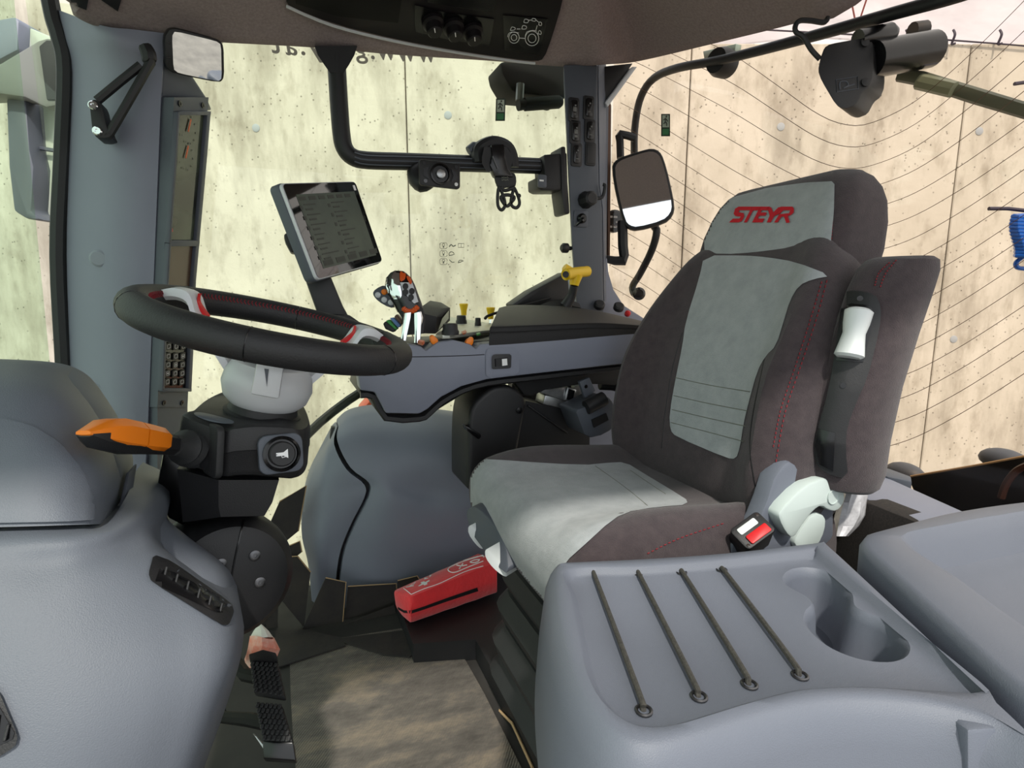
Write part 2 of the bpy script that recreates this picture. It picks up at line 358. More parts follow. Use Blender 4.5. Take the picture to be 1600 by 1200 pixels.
# roof console: black control panel let into the lining
con = thing('roof_console', 'black roof control console with three rotary knobs and a tractor pictogram', 'control console', hit(CT, 660, 40))
outl = chk([(446, -40), (446, 0), (452, 10), (520, 37), (620, 62), (720, 80), (800, 92), (838, 96), (850, 92), (862, 60), (880, 0), (885, -40)], 1)
b = MB(); decal(b, [(p.x, p.y) for p in outl], CT, .012, 24, .03); cb = part('panel', b, CONS, con)
b = MB(); dline(b, [(448, 10), (520, 40), (620, 65), (720, 83), (800, 95), (836, 99)], CT, .0035, 6, off=.011); part('trim_strip', b, SILV, con, 'bright trim strip along the panel edge')
ct2 = bvh([cb])
b = MB(); decal(b, [(462, -30), (462, 6), (530, 26), (622, 36), (632, -30)], ct2, .004, 20, .006); part('air_vent_cover', b, MATB, con)
b = MB(); decal(b, [(648, 8), (648, 38), (650, 50), (700, 62), (765, 72), (772, 30), (700, 20)], ct2, .003, 20, .004); part('knob_panel', b, BLKG, con)
b = MB(); decal(b, [(660, -30), (668, 4), (770, 20), (784, -30)], ct2, .003, 20, .004); part('radio_panel', b, BLKG, con)
b = MB(); decal(b, [(786, 24), (788, 78), (842, 86), (856, 30)], ct2, .003, 20, .004); dp = part('work_light_panel', b, BLKG, con)
cn = (CT.ray_cast(EYE, ray(700, 40).normalized())[1]); cn = cn if cn.dot(ray(700, 40)) < 0 else -cn
for i, (x, y) in enumerate(((676, 34), (708, 41), (738, 48))):
    k = MB(); p = hit(ct2, x, y, .004); k.lathe([(.026, 0), (.026, .008), (.02, .012), (.018, .028), (.015, .031), (0, .031)], p, cn, 20); kk = part('knob', k, CONS, con)
    k = MB(); M = frame(p+cn*.0315, cn, _r); k.box((0, .010, 0), (.002, .012, .0016), M); part('pointer', k, WPRT, kk)
ct3 = bvh([dp]); b = MB()
def arc2(cx, cy, rx, ry, a0=0, a1=360, n=20, tilt=0):
    o = []
    for k in range(n+1):
        a = math.radians(a0+(a1-a0)*k/n); X, Y = rx*math.cos(a), ry*math.sin(a); o.append((cx+X, cy+Y+X*tilt))
    return o
Q = lambda x, y: (420+x*.3125, y*.3125)
for cx, cy, rr in ((1226, 188, 26), (1226, 188, 14), (1316, 192, 34), (1316, 192, 20)):
    q = Q(cx, cy); dline(b, arc2(q[0], q[1], rr*.3125, rr*.34), ct3, .0007, 4, 1, .001)
for l in (((1195, 185), (1198, 170), (1215, 160), (1250, 165)), ((1255, 190), (1282, 192)), ((1282, 185), (1290, 160), (1320, 152), (1340, 156)), ((1336, 150), (1342, 128)), ((1240, 145), (1258, 145)), ((1208, 152), (1215, 135), (1232, 140), (1228, 150), (1208, 152)), ((1265, 145), (1270, 128), (1288, 132), (1285, 145), (1265, 145)), ((1275, 112), (1280, 96), (1298, 100), (1294, 114), (1275, 112)), ((1315, 104), (1318, 92), (1334, 95), (1332, 106), (1315, 104)), ((1350, 125), (1353, 110), (1364, 115), (1362, 128), (1350, 125)), ((1346, 168), (1352, 152), (1362, 160), (1360, 172), (1346, 168)), ((1300, 102), (1312, 100)), ((1336, 100), (1350, 112))):
    dline(b, [Q(*p) for p in l], ct3, .0007, 4, 2, .001)
part('tractor_pictogram', b, WPRT, con, 'white line drawing of a tractor with its work lights')
# front vents at the top left of the lining
b = MB(); decal(b, [(98, -20), (100, 2), (135, 16), (142, -20)], CT, .006, 12, .02)
ov = thing('roof_air_vent', 'black air vent flap in the roof lining at the top left corner', 'air vent', hit(CT, 120, 2)); part('flap', b, BLK, ov)
b = MB(); decal(b, [(155, -20), (158, 0), (184, 18), (196, -20)], CT, .006, 12, .02)
ov = thing('roof_air_vent', 'black pointed air vent flap in the roof lining, nearer the small interior mirror', 'air vent', hit(CT, 174, 2)); part('flap', b, BLK, ov)
# ================= front right pillar
pl = thing('front_pillar', 'wide grey front pillar cover with black window seal on its left edge', 'pillar', C(170, 900, v=1.47))
b = MB()
rowsL = [(90, 15), (100, 60), (112, 112), (108, 250), (104, 400), (110, 585), (114, 760), (118, 960)]
rowsM1 = [(160, 40), (165, 62), (165, 118), (166, 260), (163, 420), (165, 590), (168, 760), (170, 960)]
rowsR = [(258, 52), (256, 80), (252, 140), (247, 260), (240, 440), (232, 640), (226, 760), (220, 960)]
g = [[C(l[0], l[1], v=1.50), C(a[0], a[1], v=1.44 if i > 1 else 1.41), C((a[0]+r_[0])/2, (a[1]+r_[1])/2, v=1.425 if i > 1 else 1.41), C(r_[0], r_[1], v=1.43)] for i, (l, a, r_) in enumerate(zip(rowsL, rowsM1, rowsR))]
b.grid(g, (.02, .16, 0), 4, 4); cov = part('cover', b, GREY, pl)
b = MB()
sl = [(80, -10), (88, 30), (97, 60), (106, 112), (101, 250), (95, 400), (104, 585), (110, 760)]
b.tube([C(x-4, y, v=1.505) for x, y in sl], .016, 8, 4); part('window_seal', b, RUB, pl)
PTREE = bvh([cov])
for x, y in ((155, 404), (151, 612)):
    p = hit(PTREE, x, y, 0); k = MB(); k.lathe([(.018, -.004), (.018, .003), (.014, .006), (0, .0065)], p, (-.1, -1, 0), 24); part('clip_cap', k, mat('cap_grey', (132, 138, 148), .5), pl)
b = MB(); b.prism(PV([(228, 52, 1.44), (262, 62, 1.43), (300, 118, 1.50), (326, 158, 1.55), (252, 152, 1.43)]), (0, .08, 0), .006); part('upper_corner', b, GREYD, pl)
# instrument cluster standing on the pillar
cl = thing('instrument_cluster', 'tall narrow instrument cluster with gauge display and key pad on the pillar', 'instrument cluster', C(262, 680, v=1.45))
def clus(y, x0, x1, x2):                                     # seam edge, near front corner, far front corner
    return [C(x0, y, v=1.435), C(x1, y, v=1.415), C(x2, y, v=1.53), C(x2, y, v=1.53)+V(-.06, .04, 0), C(x0, y, v=1.435)+V(0, .14, 0)]
st = [(152, 253, 272, 326), (250, 248, 266, 318), (350, 243, 259, 309), (440, 239, 254, 301), (550, 235, 249, 297), (636, 232, 246, 293)]
rg = [clus(y, a, b_, c_) for y, a, b_, c_ in st]
b = MB(); b.loft(rg); hs = part('housing', b, GREYD, cl, ang=20)
b = MB(); b.loft([[C(x, y, v=v) for x, v in ((232, 1.44), (246, 1.425), (293, 1.535), (285, 1.6), (228, 1.6))] for y in (633, 700, 860)]); part('lower_cover', b, GREYD, cl, ang=20)
def cface(s, t):                                             # point on the display face: s down 0..1, t across 0..1
    i = min(int(s*(len(rg)-1)), len(rg)-2); q = s*(len(rg)-1)-i; A = rg[i][1].lerp(rg[i+1][1], q); B = rg[i][2].lerp(rg[i+1][2], q); return A.lerp(B, t)
cnrm = (cface(.5, 1)-cface(.5, 0)).cross(cface(.6, 0)-cface(.5, 0)).normalized()
if cnrm.dot(EYE-cface(.5, .5)) < 0: cnrm = -cnrm
def cpanel(s0, s1, t0, t1, h, n=6):
    l = [cface(s0, t0+(t1-t0)*.06), cface(s0, t1), *[cface(s0+(s1-s0)*k/n, t1) for k in range(1, n)], cface(s1, t1), cface(s1, t0), *[cface(s1+(s0-s1)*k/n, t0) for k in range(1, n)]]
    return [p+cnrm*h for p in l]
def cpart(name, s0, s1, t0, t1, h, m, th=.01, par=cl, lab=None):
    b = MB(); l = cpanel(s0, s1, t0, t1, h); b.prism(l, -cnrm*th); return part(name, b, m, par, lab)
for s0, s1 in ((.055, .455), (.475, .64), (.72, .93)):       # raised frames around the three openings
    b = MB()
    for (a0, a1, t0, t1) in ((s0-.012, s0, .02, .98), (s1, s1+.012, .02, .98), (s0-.01, s1+.01, .0, .07), (s0-.01, s1+.01, .86, .98)):
        b.prism(cpanel(a0, a1, t0, t1, .010), -cnrm*.012, .002)
    part('bezel', b, GREYD, cl)
scn = cpart('display', .055, .455, .07, .86, .002, SCRN, .006)
cpart('lower_display', .475, .64, .07, .86, .002, SCRNB, .006)
b = MB()
for s, t in ((.10, .40), (.185, .38)):
    o = cface(s, t)+cnrm*.004; M = frame(o, cnrm, (0, 0, 1)); R = .03
    for k in range(7):
        a = math.radians(-20-k*35); b.box((math.cos(a)*R, math.sin(a)*R, 0), (.004, .0015, .0008), M @ Matrix.Rotation(0, 4, 'Z'))
part('gauge_marks', b, GPRT, scn)
for s, t in ((.10, .40), (.185, .38)):
    o = cface(s, t)+cnrm*.005; M = frame(o, cnrm, (.4, .2, 1)); b = MB(); b.box((.009, 0, 0), (.03, .004, .001), M); part('gauge_needle', b, ORGD, scn)
b = MB(); b.box((0, 0, 0), (.008, .008, .001), frame(cface(.42, .12)+cnrm*.004, cnrm)); part('warning_lamp', b, RED, scn)
kp = cpart('keypad', .72, .93, .07, .86, .002, BLKG, .006)
for i in range(6):
    for j in range(3):
        s = .74+i*.031; t = .20+j*.24; o = cface(s+.012, t)+cnrm*.003; M = frame(o, cnrm, cface(.5, 1)-cface(.5, 0))
        b = MB(); b.flat(M, rrect(.021, .0155, .003, 2), .0025); k = part('key', b, BLK, kp)
        b = MB(); lp = [M @ Vector((x*.55, y*.55, .003)) for x, y in rrect(.021, .0155, .003, 2)]; b.tube(lp, .0004, 4, closed=True)
        if (i+j) % 4 == 0: b.box((0, 0, .003), (.006, .002, .0004), M)
        part('key_symbol', b, WPRT, k)
for s, t in ((.02, .15), (.025, .82), (.985, .18), (.985, .78)):
    b = MB(); b.lathe([(.006, 0), (.006, .002), (.003, .0022), (.003, .001), (0, .001)], cface(min(s, .995), t)+cnrm*.0005, cnrm, 14); part('screw', b, BLKG, cl)
# ================= rear right pillar
rp = thing('rear_pillar', 'grey rear pillar cover carrying rocker switches, to the left of the seat back', 'pillar', C(915, 470, v=1.42))
b = MB(); b.prism(PV([(880, 100, 1.42), (934, 100, 1.42), (934, 200, 1.42), (936, 289, 1.42), (941, 325, 1.42), (943, 470, 1.42), (945, 560, 1.42), (905, 560, 1.42), (900, 470, 1.42), (893, 370, 1.42), (887, 250, 1.42)]), (.074, .14, 0), .006); rc = part('cover', b, GREYD, rp)
b = MB(); b.prism(PV([(935, 100, 1.425), (947, 100, 1.47), (951, 169, 1.47), (949, 300, 1.47), (948, 400, 1.47), (950, 470, 1.47), (944, 470, 1.425), (942, 325, 1.425), (937, 289, 1.425)]), (.0, .08, 0), .002); part('side_cover', b, GREYL, rp)
b = MB(); b.prism(PV([(950, 150, 1.49), (955, 165, 1.49), (953, 400, 1.49), (950, 400, 1.49)]), (0, .05, 0)); part('window_seal', b, BRN, rp)
b = MB(); b.prism(PV([(936, 104, 1.46), (990, 98, 1.46), (948, 160, 1.46), (941, 140, 1.46)]), (0, .06, 0), .004); part('top_gusset', b, BLK, rp)
b = MB(); b.prism(PV([(946, 160, 1.45), (950, 167, 1.45), (996, 104, 1.45), (988, 104, 1.45)]), (0, .04, 0), .002); part('gusset_edge', b, SILV, rp)
b = MB(); b.prism(PV([(905, 440, 1.45), (950, 400, 1.45), (952, 425, 1.45), (960, 452, 1.45), (976, 477, 1.45), (1012, 500, 1.45), (1060, 515, 1.45), (1060, 640, 1.45), (905, 640, 1.45)]), (0, .12, 0), .008); part('lower_cover', b, GREY, rp)
FN = V(0, -1, 0)
for i, (x, y) in enumerate(((896, 172), (919, 169), (898, 207), (921, 205), (900, 242), (922, 241))):
    M = frame(C(x, y, v=1.42), FN, (1, 0, 0)); hh = .063
    b = MB(); b.flat(M, rrect(.034, hh, .006, 3), .004, .0015); bz = part('switch_bezel', b, BLK, rp)
    if i < 5:
        b = MB(); b.flat(M, rrect(.022, .048, .007, 3), .004, .0015, z0=.004); rk = part('rocker', b, BLKG, bz)
        b = MB()
        if i in (0, 2): b.flat(M, rrect(.011, .012, .002, 2), .0006, z0=.0081)
        b.box((0, -.012, .0084), (.009, .006 if i == 2 else .002, .0006), M); b.box((.002, .010, .0084), (.005, .004, .0006), M); b.box((-.003, .004, .0084), (.002, .005, .0006), M); part('rocker_symbol', b, SYM, bz)
    else:
        b = MB(); b.flat(M, rrect(.026, .052, .004, 3), .002, .001, z0=.004); part('blank', b, BLK, bz)
# knob, coat hook and power socket lower down
p = C(914, 313, v=1.42); b = MB(); b.lathe([(.024, 0), (.024, .012), (.02, .02), (.02, .038), (.014, .042), (0, .042)], p, FN, 10); kn = part('clamp_knob', b, BLK, rp)
b = MB(); b.tube([p+V(.02, -.005, .008), p+V(.05, -.01, .01), p+V(.056, -.015, .04), p+V(.05, -.012, .045)], .005, 6, 4); part('strap_tether', b, BLK, kn)
p = C(907, 342, v=1.42); M = frame(p, FN, (1, 0, 0)); b = MB(); b.flat(M, rrect(.046, .046, .006, 3), .004, .001); so = part('socket_plate', b, GREYD, rp)
b = MB(); b.lathe([(.014, .004), (.014, .012), (.009, .018), (0, .018)], p, FN, 16); b.tube([p+V(0, -.016, 0), p+V(-.012, -.03, -.008), p+V(-.02, -.012, -.02)], .004, 6, 4); part('socket_plug', b, BLKG, so)
p = C(890, 388, v=1.44); b = MB(); b.lathe([(.006, 0), (.006, .014), (.014, .014), (.014, .028), (.008, .034), (0, .034)], p+V(.005, 0, 0), V(-1, -.1, 0), 14); part('side_knob', b, BLK, rp)
# ================= glass
gl = MB(); gl.prism([V(-.50, VW, -.02), V(-.50, VW, 1.5), V(.96, VW, 1.56), V(.96, VW, -.02)], (0, .006, 0)); g1 = struct('window_1', gl, GLS)
gl = MB()
RG = [[V(.97, 1.56, z), V(1.04, 1.50, z), V(1.10, 1.38, z), V(1.13, 1.1, z), V(1.14, .7, z), V(1.13, .3, z), V(1.11, .0, z)] for z in (.42, .8, 1.2, 1.62)]
gl.grid(RG, (.006, 0, 0), 5, 3); g2 = struct('window_2', gl, GLR)
gl = MB(); gl.prism([V(-.54, 1.56, .1), V(-.66, .9, .1), V(-.66, .1, .1), V(-.62, .1, 1.5), V(-.62, .9, 1.5), V(-.50, 1.56, 1.5)], (-.006, 0, 0)); g3 = struct('window_3', gl, GLF)
# heating wires of the rear window
RT = bvh([g2]); base = [(940, 40), (1000, 62), (1088, 102), (1149, 133), (1215, 176), (1272, 212), (1316, 228), (1359, 226), (1425, 197), (1490, 148), (1560, 86), (1640, 10)]
base2 = [(940, 160), (1000, 192), (1075, 240), (1160, 292), (1240, 330), (1300, 344), (1350, 341), (1420, 320), (1490, 282), (1560, 236), (1640, 180)]
def smooth(cv):
    p = cat([(a, b_, 0) for a, b_ in cv], 12); return [(q.x, q.y) for q in p]
base, base2 = smooth(base), smooth(base2)
def at(cv, x):
    for a, b_ in zip(cv, cv[1:]):
        if a[0] <= x <= b_[0]: return a[1]+(b_[1]-a[1])*(x-a[0])/max(b_[0]-a[0], 1e-6)
    return cv[-1][1]
for k in range(-1, 15):
    pts = []
    for i in range(50):
        x = 956+i*13.6; y0, y1 = at(base, x), at(base2, x); s = k/3.4
        y = y0+(y1-y0)*s if s <= 1 else y1+(s-1)*(116+.015*(x-1300))
        if y < 735: pts.append((x, y))
    b = MB(); dline(b, pts, RT, .0007, 4, 1, .001); part('heating_wire', b, BRN, g2)
# warning stickers and mirrored lettering on the glass
def sticker(tree, x0, y0, x1, y1, sk, lab, par):
    e = thing('exit_sticker', lab, 'sticker', hit(tree, (x0+x1)/2, y1, .002), 'emergency exit stickers'); w_, h_ = x1-x0, y1-y0
    b = MB(); decal(b, [(x0+2*sk, y0), (x1+2*sk, y0), (x1, y1), (x0, y1)], tree, .002, 30, .0006); bk = part('backing', b, mat('sticker_dark', (46, 56, 46), .5), e)
    t2 = bvh([bk]); b = MB(); decal(b, [(x0+1.8*sk+2, y0+2), (x1+1.8*sk-2, y0+2), (x1+.7*sk-1.5, y0+h_*.6), (x0+.7*sk+2, y0+h_*.6)], t2, .001, 30, .0004); part('white_field', b, mat('sticker_pale', (176, 186, 168), .5), e)
    b = MB(); decal(b, [(x0+2.2, y0+h_*.66), (x1-1.5, y0+h_*.66), (x1-2, y1-2), (x0+2, y1-2)], t2, .001, 30, .0004); part('green_field', b, mat('sticker_green', (62, 122, 78), .5), e)
    b = MB(); cx, cy = (x0+x1)/2+sk, y0+h_*.30
    for l in ([(0, -4), (-1, 2), (-4, 5)], [(-1, 2), (2, 4), (2, 8)], [(-4, -1), (0, -3), (4, 1)]): dline(b, [(cx+a*w_/17, cy+c_*h_/38*1.1) for a, c_ in l], t2, .0016, 4, 2, .0022)
    q = hit(t2, cx+1.5*w_/17, cy-7*h_/38, .0025); b.ball(q, .0028, n=8); part('running_figure', b, DPRT, e)
GT = bvh([g1])
sticker(GT, 774, 154, 789, 189, .5, 'small green exit sticker with running figure on the side window', g1)
sticker(RT, 1033, 178, 1047, 213, 0, 'small green exit sticker with running figure on the rear window beside the mirror', g2)
lt = thing('window_lettering', 'grey web address lettering seen mirrored along the top of the side window', 'lettering', hit(GT, 560, 92, .003))
def wl(ch, x, y, sz, rot=.035, ww=1.0):
    o = hit(GT, x, y, .003); ax = (hit(GT, x+20, y+20*rot, .003)-o); M = frame(o, V(0, -1, 0), ax); b = MB(); letter(b, ch, M @ Matrix.Diagonal((ww, 1, 1, 1)), sz, mirror=True, bold=True); part('letter', b, mat('letter_grey', (176, 178, 166), .8), lt)
for ch, x, y in (('t', 431, 69), ('a', 454, 72), ('.', 472, 72), ('y', 491, 73), ('g', 563, 76), ('.', 581, 79), ('w', 603, 80), ('w', 634, 82.5), ('w', 666, 84)): wl(ch, x, y, .07)
ic = thing('window_pictograms', 'small grey instruction pictograms printed low on the side window', 'pictograms', hit(GT, 705, 412, .003))
for r_ in range(3):
    y = 384+r_*12.3; b = MB(); dline(b, [(693+p[0], y+p[1]) for p in rrect(11.5, 9.5, 3, 3)]+[(698.7, y)], GT, .0006, 4, 1, .003)
    dline(b, arc2(693, y-1.5, 2, 2), GT, .0007, 4, 1, .003); b.box(hit(GT, 693, y+2, .003), (.004, .001, .004)); part('button_symbol', b, GPRT, ic)
    b = MB()
    if r_ == 0: dline(b, [(702, y+1.5), (705, y-2), (708, y+1), (712, y-1)], GT, .0016, 4, 2, .003); dline(b, [(716, y-3.5), (725, y-3.5), (725, y+2.5), (716, y+2.5), (716, y-3.5)], GT, .0008, 4, 1, .003); dline(b, [(720.5, y-3.5), (720.5, y), (720.5, y+2.5)], GT, .0006, 4, 1, .003)
    if r_ == 1: dline(b, [(702, y+3), (702, y-1), (706, y-3), (710, y+1), (702, y+3)], GT, .0011, 4, 2, .003)
    if r_ == 2: dline(b, [(702, y-3), (706, y+1), (710, y+1)], GT, .0011, 4, 2, .003); dline(b, [(716, y+2), (718, y-2), (724, y-1), (716, y+2)], GT, .0011, 4, 2, .003)
    part('implement_symbol', b, GPRT, ic)
# ================= driver seat
SV = .80                                                     # seat centre line
seat = thing('driver_seat', 'dark and grey velour driver seat with red lettering on its head part', 'seat', V(.56, SV, 0))
def sheet(prof, cols, n=4, m=3, off=None, wf=None):
    """prof: (x, z) rows; cols: (side -1..1, drop) per column; wf(i) -> half width, bolster list"""
    N = len(prof); g = []
    for i in range(N):
        a = Vector(prof[max(i-1, 0)]); b_ = Vector(prof[min(i+1, N-1)]); t = (b_-a).normalized(); nrm = Vector((-t.y, t.x))
        w_, bol, vc = wf(i/(N-1)); row = []
        for s, dr in cols:
            k = bol*max(0, 1-abs((abs(s)-.80)/.34))**1.4; q = Vector(prof[i])+nrm*(k-dr)
            row.append(V(q.x, vc+s*w_, q.y))
        g.append(row)
    b = MB(); b.grid(g, off, n, m); return b
cols = [(-1, .10), (-1.01, .055), (-.985, .022), (-.92, .004), (-.78, 0), (-.5, 0), (-.2, 0), (.2, 0), (.5, 0), (.78, 0), (.92, .004), (.985, .022), (1.01, .055), (1, .10)]
cprof = [(.372, .365), (.338, .385), (.318, .425), (.312, .465), (.322, .500), (.352, .520), (.42, .524), (.50, .518), (.60, .508), (.70, .502), (.79, .508)]
cb = sheet(cprof, cols, 3, 3, None, lambda s: (.235-.015*max(0, s-.6), .0 if s < .35 else .030*min(1, (s-.35)/.3), SV))
cush = part('cushion', cb, FABD, seat)
b = MB(); b.prism(chk([V(.365, SV-.215, .395), V(.36, SV-.12, .37), V(.36, SV+.12, .37), V(.365, SV+.215, .395), V(.78, SV+.215, .42), V(.78, SV-.215, .42)], 1), (0, 0, .07), .01); part('cushion_pan', b, BLK, seat)
CU = bvh([cush])
b = MB(); ins = [(690, 724), (712, 717), (736, 716), (790, 719), (830, 722), (880, 725), (920, 726), (950, 723), (970, 722), (984, 726), (1010, 742), (1050, 766), (1072, 780), (1074, 785), (1066, 789), (1040, 791), (1012, 794), (985, 799), (965, 807), (945, 822), (920, 845), (890, 872), (880, 885), (870, 930), (862, 1000), (845, 985), (820, 940), (806, 905), (795, 870), (770, 835), (745, 810), (720, 800), (700, 790), (692, 760)]
decal(b, ins, CU, .004, 3, .005); part('cushion_insert', b, FABG, seat, 'light grey velour centre panel')
for l in (((930, 728), (975, 760), (1012, 790)), ((985, 735), (1010, 752), (1040, 772))):
    b = MB(); dline(b, l, CU, .0007, 4, 4, .0046); part('cushion_seam', b, GPRT, seat)
b = MB(); dash(b, ((1130, 818), (1060, 842), (1010, 866)), CU, 18, .0009); part('cushion_stitching', b, STI, seat, 'dotted red stitching')['kind'] = 'stuff'
# backrest
bprof = [(.700, .455), (.672, .50), (.668, .56), (.684, .64), (.705, .72), (.738, .80), (.772, .87), (.800, .925), (.822, .958)]
def bw(s): return (.225+.012*math.sin(min(1, s*1.6)*3.14) if s < .62 else .225-.075*((s-.62)/.38)**1.15, .046*max(0, 1-abs(s-.45)/.55), SV)
bcols = [(-1, .115), (-1.02, .06), (-.99, .022), (-.93, .003), (-.80, 0), (-.55, 0), (-.2, 0), (.2, 0), (.55, 0), (.80, 0), (.93, .003), (.99, .022), (1.02, .06), (1, .115)]
bb = sheet(bprof, bcols, 3, 4, None, lambda s: bw(s)); back = part('backrest', bb, FABD, seat)
b = MB(); bs = [(-1, .117), (-.6, .14), (0, .15), (.6, .14), (1, .117)]
bb = sheet(bprof, bs, 3, 3, None, lambda s: (bw(s)[0]*.995, 0, SV)); part('back_shell', bb, BLK, seat)
hsec = [(.885, .796, .942, .164), (.93, .806, .950, .168), (.975, .820, .954, .167), (1.01, .834, .954, .162), (1.034, .845, .950, .154), (1.052, .857, .942, .143), (1.063, .870, .931, .128), (1.068, .886, .916, .105)]
hs_ = [hsec[0]]
for a, q in zip(hsec, hsec[1:]): hs_ += [tuple(m*(1-t)+n*t for m, n in zip(a, q)) for t in (.5, 1)]
b = MB(); b.loft([[V((f0+f1)/2+p[0], SV+p[1], z) for p in rrect(f1-f0, 2*w_, min(.034, (f1-f0)*.45), 6)] for z, f0, f1, w_ in hs_]); hd = part('head_part', b, FABD, seat, ang=60)
BT = bvh([back]); HT = bvh([hd])
b = MB(); decal(b, chk([(1100, 399), (1093, 433), (1071, 503), (1066, 542), (1056, 589), (1046, 645), (1047, 672), (1056, 682), (1136, 716), (1150, 717), (1156, 700), (1162, 660), (1170, 628), (1183, 580), (1196, 556), (1213, 540), (1225, 500), (1234, 470), (1248, 446), (1270, 436), (1300, 431), (1243, 409), (1200, 402), (1165, 399)], 1), BT, .0035, 4, .005)
part('back_insert', b, FABG, seat, 'light grey velour centre panel')
for y0, y1 in ((590, 612), (618, 642), (640, 666), (660, 690)):
    b = MB(); dline(b, ((1055-(y0-590)*.1, y0), (1110, (y0+y1)/2+1), (1172-(y0-590)*.14, y1)), BT, .0007, 4, 5, .0042); part('back_seam', b, GPRT, seat)
b = MB(); decal(b, chk([(1101, 396), (1100, 370), (1106, 345), (1120, 325), (1145, 308), (1200, 293), (1260, 285), (1304, 283), (1303, 330), (1298, 380), (1297, 422), (1270, 412), (1235, 403), (1180, 397)], 1, True, .1), HT, .0025, 3, .005); part('head_insert', b, FABG, seat, 'light grey velour head panel')
b = MB(); dash(b, ((1301, 290), (1301, 340), (1296, 420)), HT, 26, .0009); dash(b, ((1292, 438), (1275, 500), (1250, 575), (1228, 640), (1216, 700), (1205, 770)), BT, 44, .001); dash(b, ((1284, 440), (1266, 500), (1242, 575), (1220, 640), (1208, 700)), BT, 40, .001); part('back_stitching', b, STI, seat, 'dotted red stitching')['kind'] = 'stuff'
for l in (((1066, 520), (1052, 570), (1040, 640), (1034, 700)), ((1195, 560), (1178, 640), (1172, 700), (1182, 770))):
    b = MB(); dline(b, l, BT, .0012, 4, 5, .0); part('bolster_seam', b, BLK, seat)
# lettering on the head part, letter by letter
def LQ(x, y): return (1120+x*.1, 300+y*.1)
def strokes(ls): return [[LQ(*p) for p in l] for l in ls]
for ch, ls in (('S', [[(190, 475), (250, 415), (350, 415), (375, 385), (290, 375), (262, 340), (285, 260), (340, 228), (560, 228), (540, 285), (350, 285), (340, 315), (420, 330), (430, 380), (390, 455), (340, 475)]]),
               ('T', [[(560, 228), (690, 228), (668, 285), (565, 290), (470, 475), (420, 475), (520, 285), (545, 285)]]),
               ('E', [[(690, 228), (830, 228), (800, 285), (700, 285), (688, 320), (780, 320), (760, 370), (660, 370), (640, 415), (745, 415), (715, 475), (550, 475), (660, 260)]]),
               ('Y', [[(790, 240), (850, 240), (880, 320), (960, 240), (1030, 228), (900, 375), (840, 475), (780, 475), (825, 370)]]),
               ('R', [[(1000, 228), (1180, 228), (1206, 260), (1200, 320), (1160, 360), (1110, 375), (1140, 475), (1085, 485), (1050, 385), (1010, 385), (950, 475), (895, 475), (985, 330), (990, 345), (1130, 330), (1145, 285), (1040, 285), (985, 335), (900, 375)]])):
    b = MB(); decal(b, strokes(ls)[0], HT, .0062, 4, .0015); part('letter', b, REDT, seat)
# folded-up left armrest
AP = []
for z, x0, f in ((.560, .742, .55), (.566, .738, .8), (.585, .736, .95), (.64, .735, 1), (.72, .748, 1), (.80, .772, 1), (.86, .793, 1), (.890, .806, .95), (.905, .814, .8), (.910, .818, .55)):
    xm = x0+.035; AP.append([V(xm+(p.x)*f, .552+p.y*(f*.5+.5), z) for p in chk([(-.054, .040, 0), (.045, .040, 0), (.066, .02, 0), (.066, -.02, 0), (.038, -.042, 0), (-.012, -.042, 0), (-.056, -.006, 0)], 2)])
b = MB(); b.loft(AP); arm = part('folded_armrest', b, FABD, seat)
AT = bvh([arm])
ZQ = lambda x, y: (940+x*.4333, 260+y*.4333)
PLT = [(p.x, p.y) for p in chk([ZQ(*p)+(0,) for p in ((868, 470), (885, 446), (960, 452), (1000, 475), (1010, 540), (990, 640), (960, 760), (915, 860), (885, 940), (880, 1020), (890, 1130), (800, 1105), (765, 1060), (775, 960), (820, 800), (845, 640))], 1)]
b = MB(); decal(b, PLT, AT, .006, 10, .012); ap = part('armrest_plate', b, BLK, arm, 'black plastic underside of the armrest')
A2 = bvh([ap])
b = MB(); decal(b, [ZQ(*p) for p in ((872, 560), (884, 500), (900, 494), (965, 500), (980, 520), (978, 560), (944, 705), (845, 700))], A2, .002, 8, .004); part('adjuster_recess', b, BLKG, arm)
p0 = hit(A2, *ZQ(930, 515), .006); p1 = hit(A2, *ZQ(890, 690), .006)
if p0 is not None and p1 is not None:
    b = MB(); b.tube([p0.lerp(p1, t) for t in (0, .05, .3, .5, .7, .95, 1)], [.014, .0185, .017, .0145, .0165, .0195, .015], 14); part('adjuster_wheel', b, WHT, arm, 'white armrest height roller')
b = MB(); decal(b, [ZQ(*p) for p in ((782, 945), (842, 962), (835, 1100), (785, 1075), (770, 1010))], A2, .002, 8, .004); part('end_cap', b, BLKG, arm)
for x, y in ((880, 470), (932, 476), (871, 790)):
    h_ = hit(A2, *ZQ(x, y), .0005)
    if h_ is not None: b = MB(); b.lathe([(.004, 0), (.004, .001), (0, .0012)], h_, (EYE-h_), 10); part('screw', b, BLKG, arm)
b = MB(); dash(b, [ZQ(*p) for p in ((985, 430), (1000, 385), (1040, 345))], AT, 10, .001); dash(b, [ZQ(*p) for p in ((1005, 435), (1025, 385), (1065, 335))], AT, 10, .001); part('armrest_stitching', b, STI, arm)['kind'] = 'stuff'
